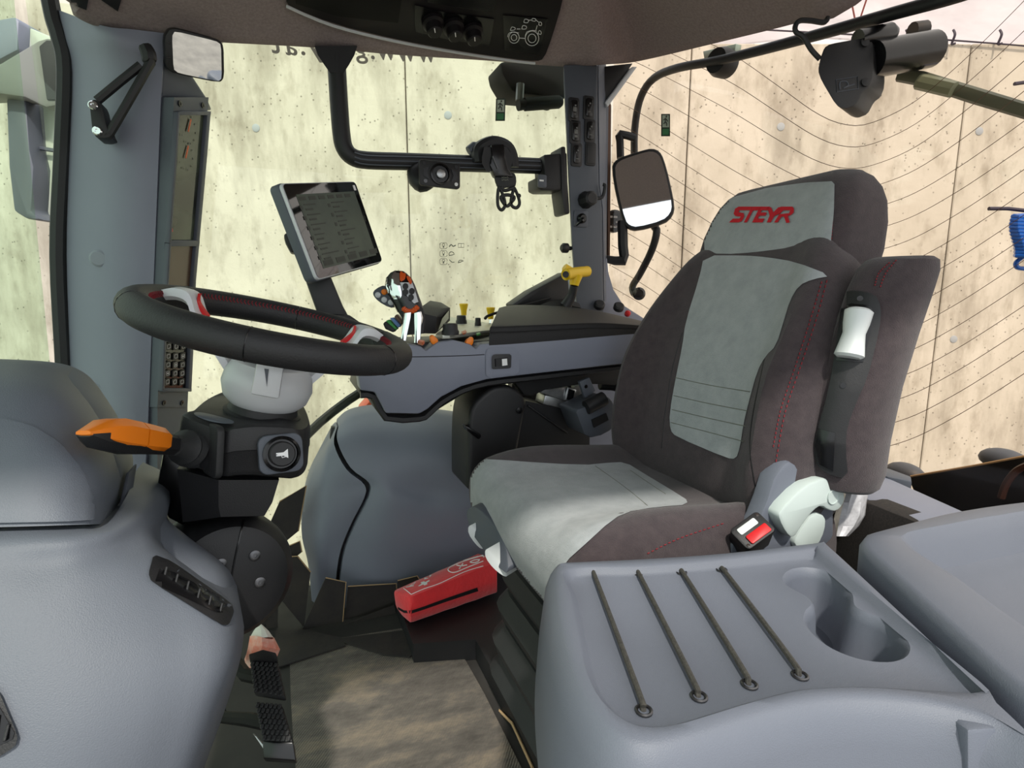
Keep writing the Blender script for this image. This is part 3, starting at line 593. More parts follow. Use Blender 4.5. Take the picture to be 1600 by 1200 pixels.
# side bracket, recliner lever
S3 = lambda x, y: (1080+x*.2, 640+y*.2)
b = MB(); b.prism([C(*S3(x, y), v=.565) for x, y in ((540, 850), (600, 700), (650, 540), (720, 440), (770, 400), (840, 440), (930, 400), (1040, 520), (1120, 640), (1120, 1000), (1000, 1120), (300, 1200), (330, 1040), (440, 1030))], (0, .03, 0), .006); part('side_bracket', b, GREYL, seat, 'grey plastic bracket at the foot of the backrest')
b = MB(); b.prism([C(*S3(p.x, p.y), v=.545) for p in chk([(685, 800, 0), (880, 600, 0), (1050, 525, 0), (1170, 570, 0), (1205, 660, 0), (1200, 740, 0), (1140, 800, 0), (1080, 790, 0), (1020, 750, 0), (960, 790, 0), (880, 890, 0), (800, 1020, 0), (740, 960, 0), (690, 860, 0)], 1)], (0, .028, 0), .005); lv = part('recliner_lever', b, PALE, seat, 'pale green-grey recliner lever')
b = MB(); b.lathe([(.012, 0), (.012, .0015), (.0105, .0015), (.0105, .0005), (0, .0005)], C(*S3(1110, 680), v=.5445), (0, -1, 0), 20); part('pivot_cap', b, PALE, lv)
b = MB(); b.prism([C(*S3(p.x, p.y), v=.556) for p in chk([(800, 1060, 0), (830, 980, 0), (960, 800, 0), (1060, 830, 0), (1050, 950, 0), (1000, 1060, 0), (900, 1140, 0)], 1)], (0, .02, 0), .004); part('hinge_cover', b, PALE, seat)
# buckle
bk = thing('seat_belt_buckle', 'black seat belt buckle with red release button beside the seat cushion', 'buckle', C(1165, 862, v=.548))
M = frame(C(1176, 828, v=.545), (-.45, -.55, .75), (.85, -.1, .5))
b = MB(); b.flat(M, rrect(.052, .036, .006, 3), -.05, .004); part('housing', b, BLK, bk)
b = MB(); b.flat(M, rrect(.036, .0135, .002, 2), .003, .001, z0=.0); 
for v in b.bm.verts: v.co += M.to_3x3() @ V(.002, -.0085, 0)
part('release_button', b, RED, bk, 'bright red release button')
b = MB(); b.flat(M, rrect(.032, .010, .002, 2), .0015, .0006, z0=.0)
for v in b.bm.verts: v.co += M.to_3x3() @ V(-.002, .0075, 0)
part('label_plate', b, WHT, bk)
for x, y in ((.021, .013), (-.021, -.013)):
    b = MB(); b.lathe([(.0025, 0), (.0025, .001), (0, .0012)], M @ V(x, y, 0), M.col[2].to_3d(), 10); part('rivet', b, CHR, bk)
# lever panel at the cushion front
b = MB(); lp = [C(x, y, d=d) for x, y, d in ((727, 800, 1.02), (735, 792, 1.02), (745, 792, 1.0), (770, 815, .96), (790, 850, .92), (796, 900, .89), (775, 885, .92), (757, 862, .95), (735, 832, 1.0))]
b.prism(chk(lp, 1), V(.05, .01, .012), .003); lpn = part('lever_panel', b, GREYD, seat)
for l in (((731, 822), (738, 820), (758, 848), (758, 856), (752, 859), (742, 850), (731, 834)), ((757, 860), (762, 857), (788, 886), (793, 902), (785, 900), (770, 888), (758, 872))):
    b = MB(); pp = [C(x, y, d=.985 if l[0][0] < 750 else .915) for x, y in l]; b.prism(chk(pp, 1), V(.035, .012, .006), .003); part('adjust_lever', b, WHT, seat, 'white cushion adjustment lever')
# suspension bellows
b = MB(); rings = []
def brect(f, z): return [V(.575+p[0]*f, SV+p[1]*f, z) for p in rrect(.42, .42, .06, 4)]
zz = [(.335, .86), (.325, .96), (.29, 1.0), (.268, .95), (.262, .85), (.256, .95), (.225, 1.04), (.20, 1.0), (.192, .88), (.186, .98), (.15, 1.08), (.122, 1.04), (.114, .9), (.108, 1.0), (.075, 1.1), (.05, 1.04)]
b.loft([brect(f, z) for z, f in zz]); part('bellows', b, RUB, seat, 'folded black rubber suspension bellows')
b = MB(); b.prism([V(.36, .42, 0), V(.36, 1.12, 0), V(.22, 1.16, 0), V(.22, 1.40, 0), V(1.05, 1.40, 0), V(1.05, .42, 0)], (0, 0, .052)); rz = struct('floor_riser', b, BLK); rz.location.z = .001
e = MB(); e.tube([C(x, y, u=.356) for x, y in ((702, 978), (735, 1040), (770, 1100), (800, 1130), (832, 1200))], .003, 5); solo('cardboard_edge_strip', e, TAN, 'torn tan cardboard edge running along the seat plinth', 'cardboard')
# dark machinery under the armrest and seat: black cover, steel bracket, belt reel
S6 = lambda x, y: (720+x*.175, 560+y*.175)
cv = thing('console_support', 'rounded black plastic support housing under the armrest console', 'housing', C(770, 690, v=1.15))
b = MB(); b.prism([C(*S6(p.x, p.y), v=1.13) for p in chk([(60, 820, 0), (70, 560, 0), (100, 420, 0), (230, 290, 0), (330, 240, 0), (480, 250, 0), (600, 370, 0), (560, 560, 0), (500, 900, 0), (60, 1300, 0)], 1)], (0, .14, 0), .03, 4); cvb = part('shell', b, BLK, cv)
b = MB(); b.prism([C(*S6(p[0], p[1]), v=1.122) for p in ((45, 600), (90, 625), (180, 680), (185, 705), (160, 725), (60, 650))], (0, .03, 0), .002); part('handle_slot', b, BLKG, cv)
b = MB(); b.lathe([(.0075, 0), (.0075, .004), (0, .005)], C(*S6(519, 463), v=1.13), (0, -1, 0), 14); part('screw', b, BLKG, cv)
b = MB(); b.prism([C(*S6(p[0], p[1]), v=1.20) for p in ((580, 380), (1000, 470), (1150, 700), (1150, 1100), (420, 1100))], (0, .1, 0)); part('lower_box', b, BLK, cv)
b = MB(); b.tube([C(*S6(600, 420), v=1.195), C(*S6(950, 665), v=1.195)], .0025, 6); part('rod', b, SCR, cv)
br = thing('steel_bracket', 'bare galvanised steel box-section bracket under the armrest', 'bracket', C(*S6(860, 430), v=1.20))
b = MB(); b.prism([C(*S6(p[0], p[1]), v=1.19) for p in ((670, 290), (940, 255), (920, 385), (850, 350), (750, 320))], (0, .05, 0), .002); part('upper_plate', b, STL, br)
b = MB(); b.prism([C(*S6(p[0], p[1]), v=1.195) for p in ((755, 330), (860, 350), (1010, 400), (1000, 470), (735, 410))], (0, .05, 0), .002); part('lower_plate', b, STL, br)
b = MB(); b.prism([C(*S6(p[0], p[1]), v=1.185) for p in ((930, 375), (955, 255), (1035, 280), (1005, 395))], (0, .05, 0), .002); bx = part('box_section', b, STL, br)
b = MB(); b.prism([C(*S6(p[0], p[1]), v=1.184) for p in ((945, 365), (965, 270), (1020, 290), (995, 382))], (0, .01, 0)); part('opening', b, BLKG, bx)
b = MB(); b.prism([C(*S6(p[0], p[1]), v=1.20) for p in ((1010, 440), (1020, 250), (1100, 240), (1120, 380))], (0, .02, 0)); part('gusset', b, STL, br)
rl = thing('belt_reel', 'black seat belt retractor housing between armrest and seat back', 'belt reel', C(*S6(1250, 680), v=1.12))
b = MB(); b.prism([C(*S6(p.x, p.y), v=1.09) for p in chk([(1020, 460, 0), (1100, 440, 0), (1310, 330, 0), (1370, 400, 0), (1420, 560, 0), (1300, 680, 0), (1120, 720, 0), (1060, 560, 0)], 1)], (0, .09, 0), .008); part('shell', b, GREYD, rl)
b = MB(); b.tube([C(*S6(1120, 440), v=1.085), C(*S6(1280, 355), v=1.085)], .017, 12); part('belt_roll', b, BLK, rl)
b = MB(); b.prism([C(*S6(p[0], p[1]), v=1.086) for p in ((1170, 550), (1300, 490), (1320, 550), (1190, 620))], (0, .01, 0)); part('label_panel', b, BLK, rl)
b = MB(); b.prism([C(*S6(p[0], p[1]), v=1.12) for p in ((1060, 210), (1150, 170), (1205, 290), (1110, 360))], (0, .012, 0), .002); part('strap_plate', b, GREYD, rl)
b = MB(); b.lathe([(.0045, 0), (.0045, .002), (0, .002)], C(*S6(1115, 250), v=1.119), (0, -1, 0), 12); part('rivet', b, CHR, rl)
cg = MB(); pth = [C(*S6(x, y), v=1.19) for x, y in ((1240, 240), (1350, 245), (1460, 270))]; cp = resample(pth, 40, False); cg.tube(cp, [.0125 if i % 2 else .0095 for i in range(40)], 10); solo('corrugated_hose', cg, BLK, 'short black corrugated hose behind the belt reel', 'hose')
gb = MB(); gb.prism([C(x, y, v=1.30) for x, y in ((905, 600), (1020, 590), (1020, 720), (905, 720))], (0, .05, 0)); solo('inner_side_panel', gb, GREY, 'grey inner side panel seen behind the belt reel', 'panel')
# ================= folded instructor seat with tray
tray = thing('folding_tray_seat', 'folded passenger seat with grey moulded tray top and two cup holders', 'seat', V(.36, .38, 0))
TZ = .54; N = 120
ot = [(868, 884), (872, 878), (885, 876), (1000, 871), (1130, 862), (1265, 847), (1285, 845), (1297, 851), (1400, 945), (1500, 1038), (1600, 1130), (1622, 1160), (1600, 1150), (1560, 1128), (1480, 1105), (1410, 1095), (1330, 1092), (1267, 1098), (1200, 1112), (1149, 1128), (1080, 1150), (1020, 1163), (985, 1158), (950, 1135), (915, 1090), (892, 1040), (876, 975), (869, 925)]
O = resample(cat([C(x, y, z=TZ) for x, y in ot], 4, True), N)
cc = sum(O, Vector())/N
def ins_(l, d, z):
    n = len(l); o = []
    for i in range(n):
        t = (l[(i+2) % n]-l[i-2]); q = V(-t.y, t.x, 0).normalized()
        if q.dot(cc-l[i]) < 0: q = -q
        o.append(V(l[i].x+q.x*d, l[i].y+q.y*d, z))
    return o
rt = [(890, 889), (1000, 884), (1130, 874), (1268, 858), (1280, 862), (1410, 968), (1531, 1062), (1534, 1074), (1524, 1080), (1480, 1077), (1410, 1073), (1350, 1070), (1291, 1071), (1240, 1076), (1196, 1087), (1150, 1100), (1101, 1115), (1060, 1127), (1020, 1132), (982, 1124), (944, 1094), (921, 1052), (906, 985), (895, 930)]
RZ = .530; R_ = resample(cat([C(x, y, z=TZ) for x, y in rt], 4, True), N)
# align starting points
k0 = min(range(N), key=lambda k: (R_[k]-O[0]).length); R_ = R_[k0:]+R_[:k0]
rings = [ins_(O, -.022, .40), ins_(O, -.018, .46), ins_(O, -.012, TZ-.03), ins_(O, -.006, TZ-.012), ins_(O, 0, TZ-.004), ins_(O, .004, TZ-.0005)]
rings.append([a.lerp(b_, .75) for a, b_ in zip(rings[-1], R_)]); rings[-1] = [V(p.x, p.y, TZ) for p in rings[-1]]
rings += [[V(p.x, p.y, TZ-.002) for p in R_], ins_(R_, .004, RZ+.003), ins_(R_, .008, RZ)]
b = MB(); b.loft(rings, (1, 0)); top = rings[-1]
c8 = lambda x, y: C(840+x*.475, 700+y*.475, z=RZ)
cup = resample(cat([c8(x, y) for x, y in ((805, 425), (830, 400), (880, 392), (940, 402), (1000, 438), (1035, 478), (1042, 515), (1070, 535), (1130, 560), (1190, 600), (1225, 650), (1215, 685), (1170, 703), (1100, 702), (1030, 686), (960, 655), (905, 612), (875, 570), (880, 535), (900, 515), (890, 492), (850, 470), (815, 448))], 4, True), 72)
cc0 = cc; cc = sum(cup, Vector())/72
cr = [cup, ins_(cup, .003, RZ-.003), ins_(cup, .005, RZ-.012), ins_(cup, .009, RZ-.058), ins_(cup, .014, RZ-.064)]
b.loft(cr, (0, 1)); cc = cc0
t = bmesh.new(); va = [t.verts.new(p) for p in top]; vb = [t.verts.new(p) for p in cup]
es = [t.edges.new((va[i], va[(i+1) % N])) for i in range(N)]+[t.edges.new((vb[i], vb[(i+1) % 72])) for i in range(72)]
bmesh.ops.triangle_fill(t, use_beauty=True, use_dissolve=False, edges=es); b.merge(t); b.weld(1e-4); bmesh.ops.recalc_face_normals(b.bm, faces=b.bm.faces)
tb = part('tray', b, GREYL, tray, 'grey moulded plastic tray', 40)
TT = bvh([tb])
ha, hc = hit(TT, 1489, 1124, -.004), hit(TT, 1584, 1142, -.004)
if ha is not None and hc is not None:
    hb_ = hit(TT, 1512, 1140, .012); b = MB(); b.prism([ha+V(.0, .004, 0), hb_, hc+V(0, .004, 0), ha.lerp(hc, .5)+V(.01, .03, 0)], V(.0, -.012, -.10), .003); part('tray_latch_lug', b, GREYL, tray)
for i, ((a, b_), (c_, d_)) in enumerate((((926, 896), (1006, 1112)), ((996, 897), (1092, 1090)), ((1064, 895), (1171, 1071)), ((1127, 891), (1250, 1057)))):
    p0, p1 = C(a, b_, z=RZ), C(c_, d_, z=RZ)
    for p in (p0, p1):
        e = MB(); e.tube([p+V(math.cos(k*math.pi/8)*.0058, math.sin(k*math.pi/8)*.0058, .001) for k in range(16)], .0014, 6, closed=True); part('eyelet', e, SCR, tray)
    k = MB(); dd = (p1-p0).normalized(); k.tube([p0+V(0, 0, -.012), p0+dd*.002+V(0, 0, .001), p0+dd*.008+V(0, 0, .004), p0.lerp(p1, .5)+V(0, 0, .005), p1-dd*.012+V(0, 0, .0045), p1-dd*.003+V(0, 0, .002), p1+V(0, 0, -.012)], .0026, 8, 4); part('elastic_cord', k, mat('bungee', (74, 72, 66), .7, var=(500, (40, 38, 36))), tray)
b = MB(); fr = [V(p.x, p.y, .40) for p in ins_(O, -.012, .4)]
b.loft([[V(p.x+(cc.x-p.x)*.02, p.y+(cc.y-p.y)*.02, .405) for p in fr], [V(p.x+(cc.x-p.x)*-.02, p.y+(cc.y-p.y)*-.02, .38) for p in fr], [V(p.x+(cc.x-p.x)*-.03, p.y+(cc.y-p.y)*-.03, .33) for p in fr], [V(p.x+(cc.x-p.x)*.0, p.y+(cc.y-p.y)*.0, .28) for p in fr], [V(p.x+(cc.x-p.x)*.1, p.y+(cc.y-p.y)*.1, .24) for p in fr]]); part('cushion', b, FABD, tray, 'dark velour seat cushion under the tray')
b = MB(); b.box((cc.x-.02, cc.y+.02, .12), (.14, .14, .24), None, .01); part('pedestal', b, BLK, tray)
# storage bin with tray lid at the right
bin_ = thing('storage_bin', 'grey storage box with deep tray lid at the right edge', 'storage box', V(.75, .3, 0))
ob = [(1357, 833), (1370, 829), (1420, 816), (1500, 797), (1600, 783), (1700, 775), (1900, 800), (2000, 1000), (1830, 1130), (1700, 1130), (1600, 1072), (1500, 985), (1400, 895), (1352, 850)]
BZ = .55; OB = resample(cat([C(x, y, z=BZ) for x, y in ob], 3, True), 96); cc = sum(OB, Vector())/96
ib = [(1414, 840), (1480, 822), (1560, 808), (1640, 800), (1850, 830), (1900, 940), (1780, 1030), (1690, 1020), (1600, 972), (1500, 900)]
IB = resample(cat([C(x, y, z=BZ) for x, y in ib], 3, True), 96); k0 = min(range(96), key=lambda k: (IB[k]-OB[0]).length); IB = IB[k0:]+IB[:k0]
rings = [ins_(OB, .03, .05), ins_(OB, .02, .30), ins_(OB, -.004, .46), ins_(OB, -.005, BZ-.012), ins_(OB, -.001, BZ-.003), ins_(OB, .004, BZ)]
rings += [[V(a.lerp(q, .85).x, a.lerp(q, .85).y, BZ) for a, q in zip(rings[-1], IB)], [V(p.x, p.y, BZ-.004) for p in IB], ins_(IB, .008, BZ-.02), ins_(IB, .022, BZ-.045), ins_(IB, .04, BZ-.05)]
b = MB(); b.loft(rings); part('body', b, GREYL, bin_, None, 40)
b = MB(); b.lathe([(.008, 0), (.008, .002), (.005, .002), (0, 0)], C(1594, 861, z=BZ-.049), (0, 0, 1), 16); part('drain_hole', b, BLK, bin_)
# plastic bag hanging behind the seat
pb = []
for i, (y, xl, xr) in enumerate(((752, 1318, 1348), (765, 1316, 1358), (785, 1310, 1354), (805, 1304, 1352), (822, 1302, 1342), (838, 1302, 1326))):
    r_ = []
    for k in range(14):
        a = 2*math.pi*k/14; x = (xl+xr)/2+(xr-xl)/2*math.cos(a); p = C(x, y, d=.92+.03*math.sin(a)+.006*random.uniform(-1, 1)); r_.append(p)
    pb.append(r_)
b = MB(); b.loft(pb); solo('plastic_bag', b, mat('milky_film', (226, 226, 230), .25, var=(60, (186, 186, 190)), bump=(40, 1)), 'crumpled clear plastic bag hanging behind the seat lever', 'plastic bag', ang=20)
# ================= steering wheel
WC = C(435.4, 513, d=.769); wa, wb_ = .248, -.367
WN = V(math.sin(wa)*math.cos(wb_), math.sin(wa)*math.sin(wb_), math.cos(wa)); WF = frame(WC, WN, (1, 0, 0)); WR = .170
sw = thing('steering_wheel', 'black leather steering wheel with grey spokes, red inserts and red stitching', 'steering wheel', WC-WN*.10)
b = MB(); b.tube([WF @ V(WR*math.cos(a), WR*math.sin(a), 0) for a in [2*math.pi*k/96 for k in range(96)]], .0200, 20, closed=True); rim = part('rim', b, LEA, sw)
RTR = bvh([rim])
def rimp(a, tt, r=.0204): return WF @ V((WR+r*math.cos(tt))*math.cos(a), (WR+r*math.cos(tt))*math.sin(a), r*math.sin(tt))
for k in range(6):                                           # leather joints around the rim
    a = math.radians(20+60*k); b = MB(); b.tube([rimp(a, 2*math.pi*j/16, .0200) for j in range(16)], .0008, 4, closed=True); part('leather_joint', b, BLKG, sw)
b = MB()
for k in range(170):
    a = 2*math.pi*k/170; b.tube([rimp(a, 2.75, .0203), rimp(a+.018, 2.55, .0204)], .0008, 4); b.tube([rimp(a+.018, 2.55, .0204), rimp(a+.004, 2.35, .0203)], .0008, 4)
st_ = part('rim_stitching', b, STI, sw, 'red cross stitching on the inner rim'); st_['kind'] = 'stuff'
def wloc(x, y):                                              # pixel -> angle on the wheel plane
    k = ray(x, y); t = (WC-EYE).dot(WN)/k.dot(WN); q = WF.inverted() @ (EYE+k*t); return q
for (x, y) in ((243, 466), (588, 535)):
    q = wloc(x, y); a = math.atan2(q.y, q.x); d_ = V(math.cos(a), math.sin(a), 0); s_ = V(-math.sin(a), math.cos(a), 0)
    b = MB(); pr = [(WR-.012, .010), (WR-.03, .017), (WR-.05, .014), (.105, -.012), (.075, -.042), (.05, -.068)]
    rr = []
    for r_, h_ in [(p.x, p.y) for p in cat([(r_, h_, 0) for r_, h_ in pr], 4)]:
        wd = .019+.010*max(0, (WR-.05-r_)/.12)
        rr.append([WF @ (d_*r_+s_*sx*wd+V(0, 0, h_+hz)) for sx, hz in ((-1, -.006), (-.8, .005), (0, .007), (.8, .005), (1, -.006), (.7, -.011), (-.7, -.011))])
    b.loft(rr); sp = part('spoke', b, SILV, sw)
    b = MB(); l = [(WR-.056, .0135), (.112, .0015), (.097, -.0135)]; g = [[WF @ (d_*r_+s_*sx+V(0, 0, h_+.0078)) for sx in (-.0042, 0, .0042)] for r_, h_ in l]; b.grid(g, WN*-.006, 2, 4); part('spoke_insert', b, RED, sp, 'red insert strip')
q = wloc(430, 560); a = math.atan2(-1, .1)
HB = WC-WN*.078
b = MB(); b.lathe([(.0, .030), (.035, .030), (.050, .026), (.058, .012), (.061, -.006), (.056, -.024), (.046, -.034), (.0, -.034)], HB, WN, 40); part('hub', b, SILV, sw)
b = MB(); b.lathe([(.040, .036), (.043, .032), (.038, .028), (0, .028)], HB, WN, 30); part('hub_ring', b, BLKG, sw)
# memo holder tab on the hub, towards the camera
tl = [(406, 563), (428, 562), (467, 572), (465, 577), (444, 578), (434, 621), (412, 620), (392, 616), (400, 580)]
b = MB(); hf = C(425, 600, d=.70).y
b.prism([C(x, y, v=hf) for x, y in ((401, 566), (444, 570), (436, 624), (391, 616))], (0, .05, 0), .003); tbm = part('hub_tab', b, SILV, sw)
b = MB(); b.prism([C(x, y, v=hf-.012) for x, y in ((405, 562), (466, 572), (464, 577), (403, 567))], (0, .035, 0), .002); part('tab_lip', b, SILV, tbm)
b = MB(); b.prism([C(x, y, v=hf-.001) for x, y in ((413, 576), (420, 577), (417, 604))], (0, .004, 0)); part('tab_groove', b, GREYD, tbm)
# ================= steering column
co = thing('steering_column', 'black steering column with orange lever, horn button and round pivot cover', 'steering column', C(360, 990, v=.86))
S4 = lambda x, y: (100+x*.35, 400+y*.35)
b = MB(); b.lathe([(.045, 0), (.047, -.010), (.052, -.012), (.052, -.020), (.056, -.05)], HB-WN*.034, WN, 32); part('collar', b, BLK, co)
top = [C(*S4(x, y), v=v) for x, y, v in ((525, 722, .80), (565, 700, .84), (640, 640, .93), (740, 605, .95), (900, 590, .96), (1050, 640, .95), (1098, 740, .85), (1070, 778, .79), (1000, 772, .775), (860, 768, .765), (760, 778, .765), (700, 784, .77))]
low = [C(*S4(x, y), v=v) for x, y, v in ((515, 925, .80), (560, 920, .84), (640, 880, .93), (740, 860, .95), (900, 860, .96), (1050, 880, .95), (1092, 940, .85), (1060, 985, .79), (1000, 988, .775), (860, 980, .765), (760, 982, .765), (690, 985, .77))]
cen_t = sum(top, Vector())/12
def rs(l, f, dz=0):
    c_ = sum(l, Vector())/len(l); return [V(c_.x+(p.x-c_.x)*f, c_.y+(p.y-c_.y)*f, p.z+dz) for p in cat(l, 4, True)]
mid = [a.lerp(b_, .45) for a, b_ in zip(top, low)]
b = MB(); b.loft([rs(top, .9, .004), rs(top, .97, .001), rs(top, 1, -.006), rs(mid, 1.01), rs(mid, .995, -.002), rs(low, .99, .008), rs(low, .95, 0), rs(low, .85, -.003)]); pod = part('pod', b, BLK, co)
PO = bvh([pod])
b = MB(); b.loft([[C(*S4(x, y), v=v) for x, y, v in r_] for r_ in (((505, 950, .80), (690, 1000, .775), (960, 1000, .785), (950, 900, .92), (560, 880, .92)), ((520, 1080, .80), (690, 1120, .775), (930, 1100, .785), (920, 1000, .92), (560, 980, .92)), ((530, 1190, .80), (700, 1165, .775), (895, 1160, .785), (900, 1100, .92), (560, 1060, .92)))]); part('lower_shroud', b, BLK, co, ang=20)
# badge plate on top
b = MB(); decal(b, [S4(p.x, p.y) for p in chk([(570, 705, 0), (600, 692, 0), (740, 728, 0), (765, 742, 0), (740, 752, 0), (640, 738, 0)], 2)], PO, .002, 6, .003); part('badge_plate', b, GREYD, co, 'oval grey key plate')
# horn button
hp = C(*S4(968, 882), v=.762); hn = V(.22, -.95, .18).normalized(); M = frame(hp, hn, (1, 0, 0))
b = MB(); b.flat(M, rrect(.056, .052, .012, 4), .008, .003, z0=-.004); hbz = part('horn_bezel', b, GREYD, co)
b = MB(); b.lathe([(.0235, .003), (.0235, .008), (.020, .010), (.019, .006), (0, .006)], hp, hn, 30); part('horn_ring', b, BLKG, hbz)
b = MB(); b.lathe([(.0165, .004), (.0165, .010), (.015, .0115), (0, .0112)], hp, hn, 28); hbt = part('horn_button', b, BLK, co)
b = MB(); b.flat(M, [(-.008, .0022), (.001, .0022), (.0065, .006), (.0065, -.006), (.001, -.0022), (-.008, -.0022), (-.008, -.0004), (-.0065, -.0004), (-.0065, .0004), (-.008, .0004)], .0006, z0=.0116); b.tube([M @ V(x, y, .012) for x, y in ((-.002, -.001), (-.001, -.0045), (.003, -.004), (.003, -.001))], .0006, 4); part('horn_symbol', b, WPRT, hbt)
# orange lever
L0 = C(*S4(520, 850), v=.775); L1 = C(*S4(85, 793), v=.63); lx = (L1-L0).normalized()
LF = frame(L0, lx, (0, 0, 1))                                # x up-ish, y sideways, z along the lever
rt_ = C(*S4(640, 870), v=.80)
b = MB(); M = frame(C(*S4(640, 868), v=.775), -_r*.55-_h*.6+V(0, 0, .1), (0, 0, 1)); b.flat(M, rrect(.068, .05, .01, 4), .010, .003, z0=-.012); part('lever_plate', b, RUB, co)
b = MB(); bp = [(.024, -.022), (.026, -.016), (.021, -.010), (.025, -.004), (.020, .002), (.022, .008), (.016, .014), (.012, .03)]; b.lathe(bp, L0.lerp(rt_, .25), lx, 24); part('lever_boot', b, RUB, co)
def lsec(s, w_, h0, h1, m=1): return [LF @ V(x*1.0, y, s) for x, y in ((h1, -w_*.55), (h1, w_*.55), (h1*.6, w_), (h0*.5, w_), (h0, w_*.5), (h0, -w_*.5), (h0*.5, -w_), (h1*.6, -w_))]
Ln = (L1-L0).length
b = MB(); b.loft([lsec(.0, .011, -.011, .011), lsec(Ln*.30, .013, -.013, .013), lsec(Ln*.62, .016, -.016, .010), lsec(Ln*.9, .014, -.012, .004), lsec(Ln*.985, .008, -.003, .0)]); lev = part('lever_stalk', b, BLK, co)
b = MB(); b.loft([lsec(Ln*.26, .0138, -.007, .0155), lsec(Ln*.30, .0158, -.011, .0178), lsec(Ln*.45, .0172, -.012, .0190), lsec(Ln*.55, .0176, -.012, .0195)]); part('lever_grip', b, ORG, lev, 'orange lever grip')
b = MB(); b.loft([lsec(Ln*.565, .0178, -.012, .0197), lsec(Ln*.74, .0182, -.011, .0202), lsec(Ln*.86, .016, -.008, .016), lsec(Ln, .007, -.001, .003)]); part('lever_tip', b, ORG, lev, 'orange pointed lever tip')
# pivot cover
pc = C(355, 885, v=.86); PD_ = V(.25, -.95, .16).normalized()
b = MB(); b.lathe([(0, .055), (.054, .054), (.074, .047), (.085, .032), (.090, .01), (.090, -.07), (0, -.07)], pc+V(.0, -.02, 0), PD_, 48); piv = part('pivot_cover', b, BLK, co)
PI2 = bvh([piv])
b = MB(); dline(b, ((381, 812), (372, 850), (363, 895), (360, 930), (366, 960)), PI2, .0016, 5, 5, 0); part('cover_joint', b, BLKG, co)
for x, y in ((345, 881), (398, 868), (406, 910)):
    p = hit(PI2, x, y, 0); b = MB(); b.lathe([(.0075, 0), (.0075, .002), (.0055, .003), (.003, .003), (.003, .001), (0, .001)], p, PD_, 16); part('bolt', b, SCR, co)
b = MB(); b.prism([C(x, y, v=.86) for x, y in ((255, 700), (300, 740), (300, 830), (262, 810), (245, 760))], (0, .06, 0), .004); part('wiring_cover', b, BLKG, co)
# ================= dash console at the left
da = thing('dash_console', 'large moulded grey dash console with side air vents, at the lower left', 'dashboard', C(150, 1300, d=.5))
# hood
def G(rows): return [[C(x, y, d=d*1.22) for x, y, d in r_] for r_ in rows]
b = MB()
b.grid(G([[(-90, 560, .50), (-20, 562, .52), (40, 566, .54), (80, 574, .56), (110, 590, .58), (130, 610, .62)],
          [(-90, 590, .45), (-20, 592, .465), (40, 598, .475), (95, 612, .49), (140, 640, .52), (165, 668, .57)],
          [(-90, 640, .43), (-20, 640, .44), (50, 650, .45), (110, 672, .465), (158, 706, .49), (186, 726, .55)],
          [(-90, 700, .415), (-20, 700, .425), (60, 706, .435), (120, 724, .448), (164, 752, .475), (187, 766, .54)],
          [(-90, 765, .405), (-20, 764, .415), (60, 766, .425), (120, 774, .44), (158, 786, .465), (180, 798, .53)],
          [(-90, 824, .395), (-20, 824, .405), (60, 822, .415), (120, 820, .43), (155, 819, .455), (172, 818, .52)]]), V(-.01, .10, -.01), 4, 4)
hood = part('hood', b, DASHG, da)
HO = bvh([hood]); b = MB(); decal(b, [(p.x, p.y) for p in chk([(-60, 650, 0), (0, 652, 0), (50, 664, 0), (95, 692, 0), (130, 735, 0), (148, 785, 0), (152, 812, 0), (100, 815, 0), (-60, 818, 0)], 1, True, .15)], HO, .004, 8, .012); part('hood_panel', b, DASHG, da)
b = MB()
b.grid(G([[(-100, 829, .40), (-20, 829, .41), (60, 827, .42), (120, 825, .435), (165, 822, .455), (200, 770, .53), (208, 742, .60)],
          [(-100, 850, .385), (-20, 849, .395), (60, 846, .405), (130, 840, .42), (190, 825, .45), (235, 790, .52), (262, 775, .60)],
          [(-100, 890, .377), (-20, 888, .387), (60, 882, .40), (130, 870, .415), (195, 853, .445), (238, 838, .485), (255, 850, .56)],
          [(-100, 940, .37), (-20, 936, .378), (60, 925, .39), (140, 903, .408), (215, 882, .435), (262, 872, .47), (300, 890, .54)],
          [(-100, 1000, .36), (-20, 998, .368), (70, 985, .38), (160, 968, .398), (260, 955, .425), (345, 945, .46), (372, 950, .53)],
          [(-100, 1080, .35), (-20, 1078, .357), (70, 1065, .368), (170, 1050, .385), (275, 1035, .41), (362, 1020, .445), (379, 1010, .53)],
          [(-100, 1180, .34), (-20, 1178, .347), (70, 1165, .357), (165, 1150, .373), (262, 1130, .398), (338, 1105, .433), (358, 1090, .52)],
          [(-100, 1320, .33), (-20, 1318, .337), (60, 1305, .347), (140, 1285, .363), (225, 1260, .388), (295, 1230, .423), (315, 1210, .51)]]), V(-.02, .14, -.02), 4, 4)
body = part('body', b, DASHG, da, ang=60)
b = MB(); b.prism(PD([(176, 832, .60), (196, 740, .67), (202, 738, .67), (186, 835, .60)]), V(0, .04, 0), .002); part('hood_joint_strip', b, GREYD, da)
DB = bvh([body])
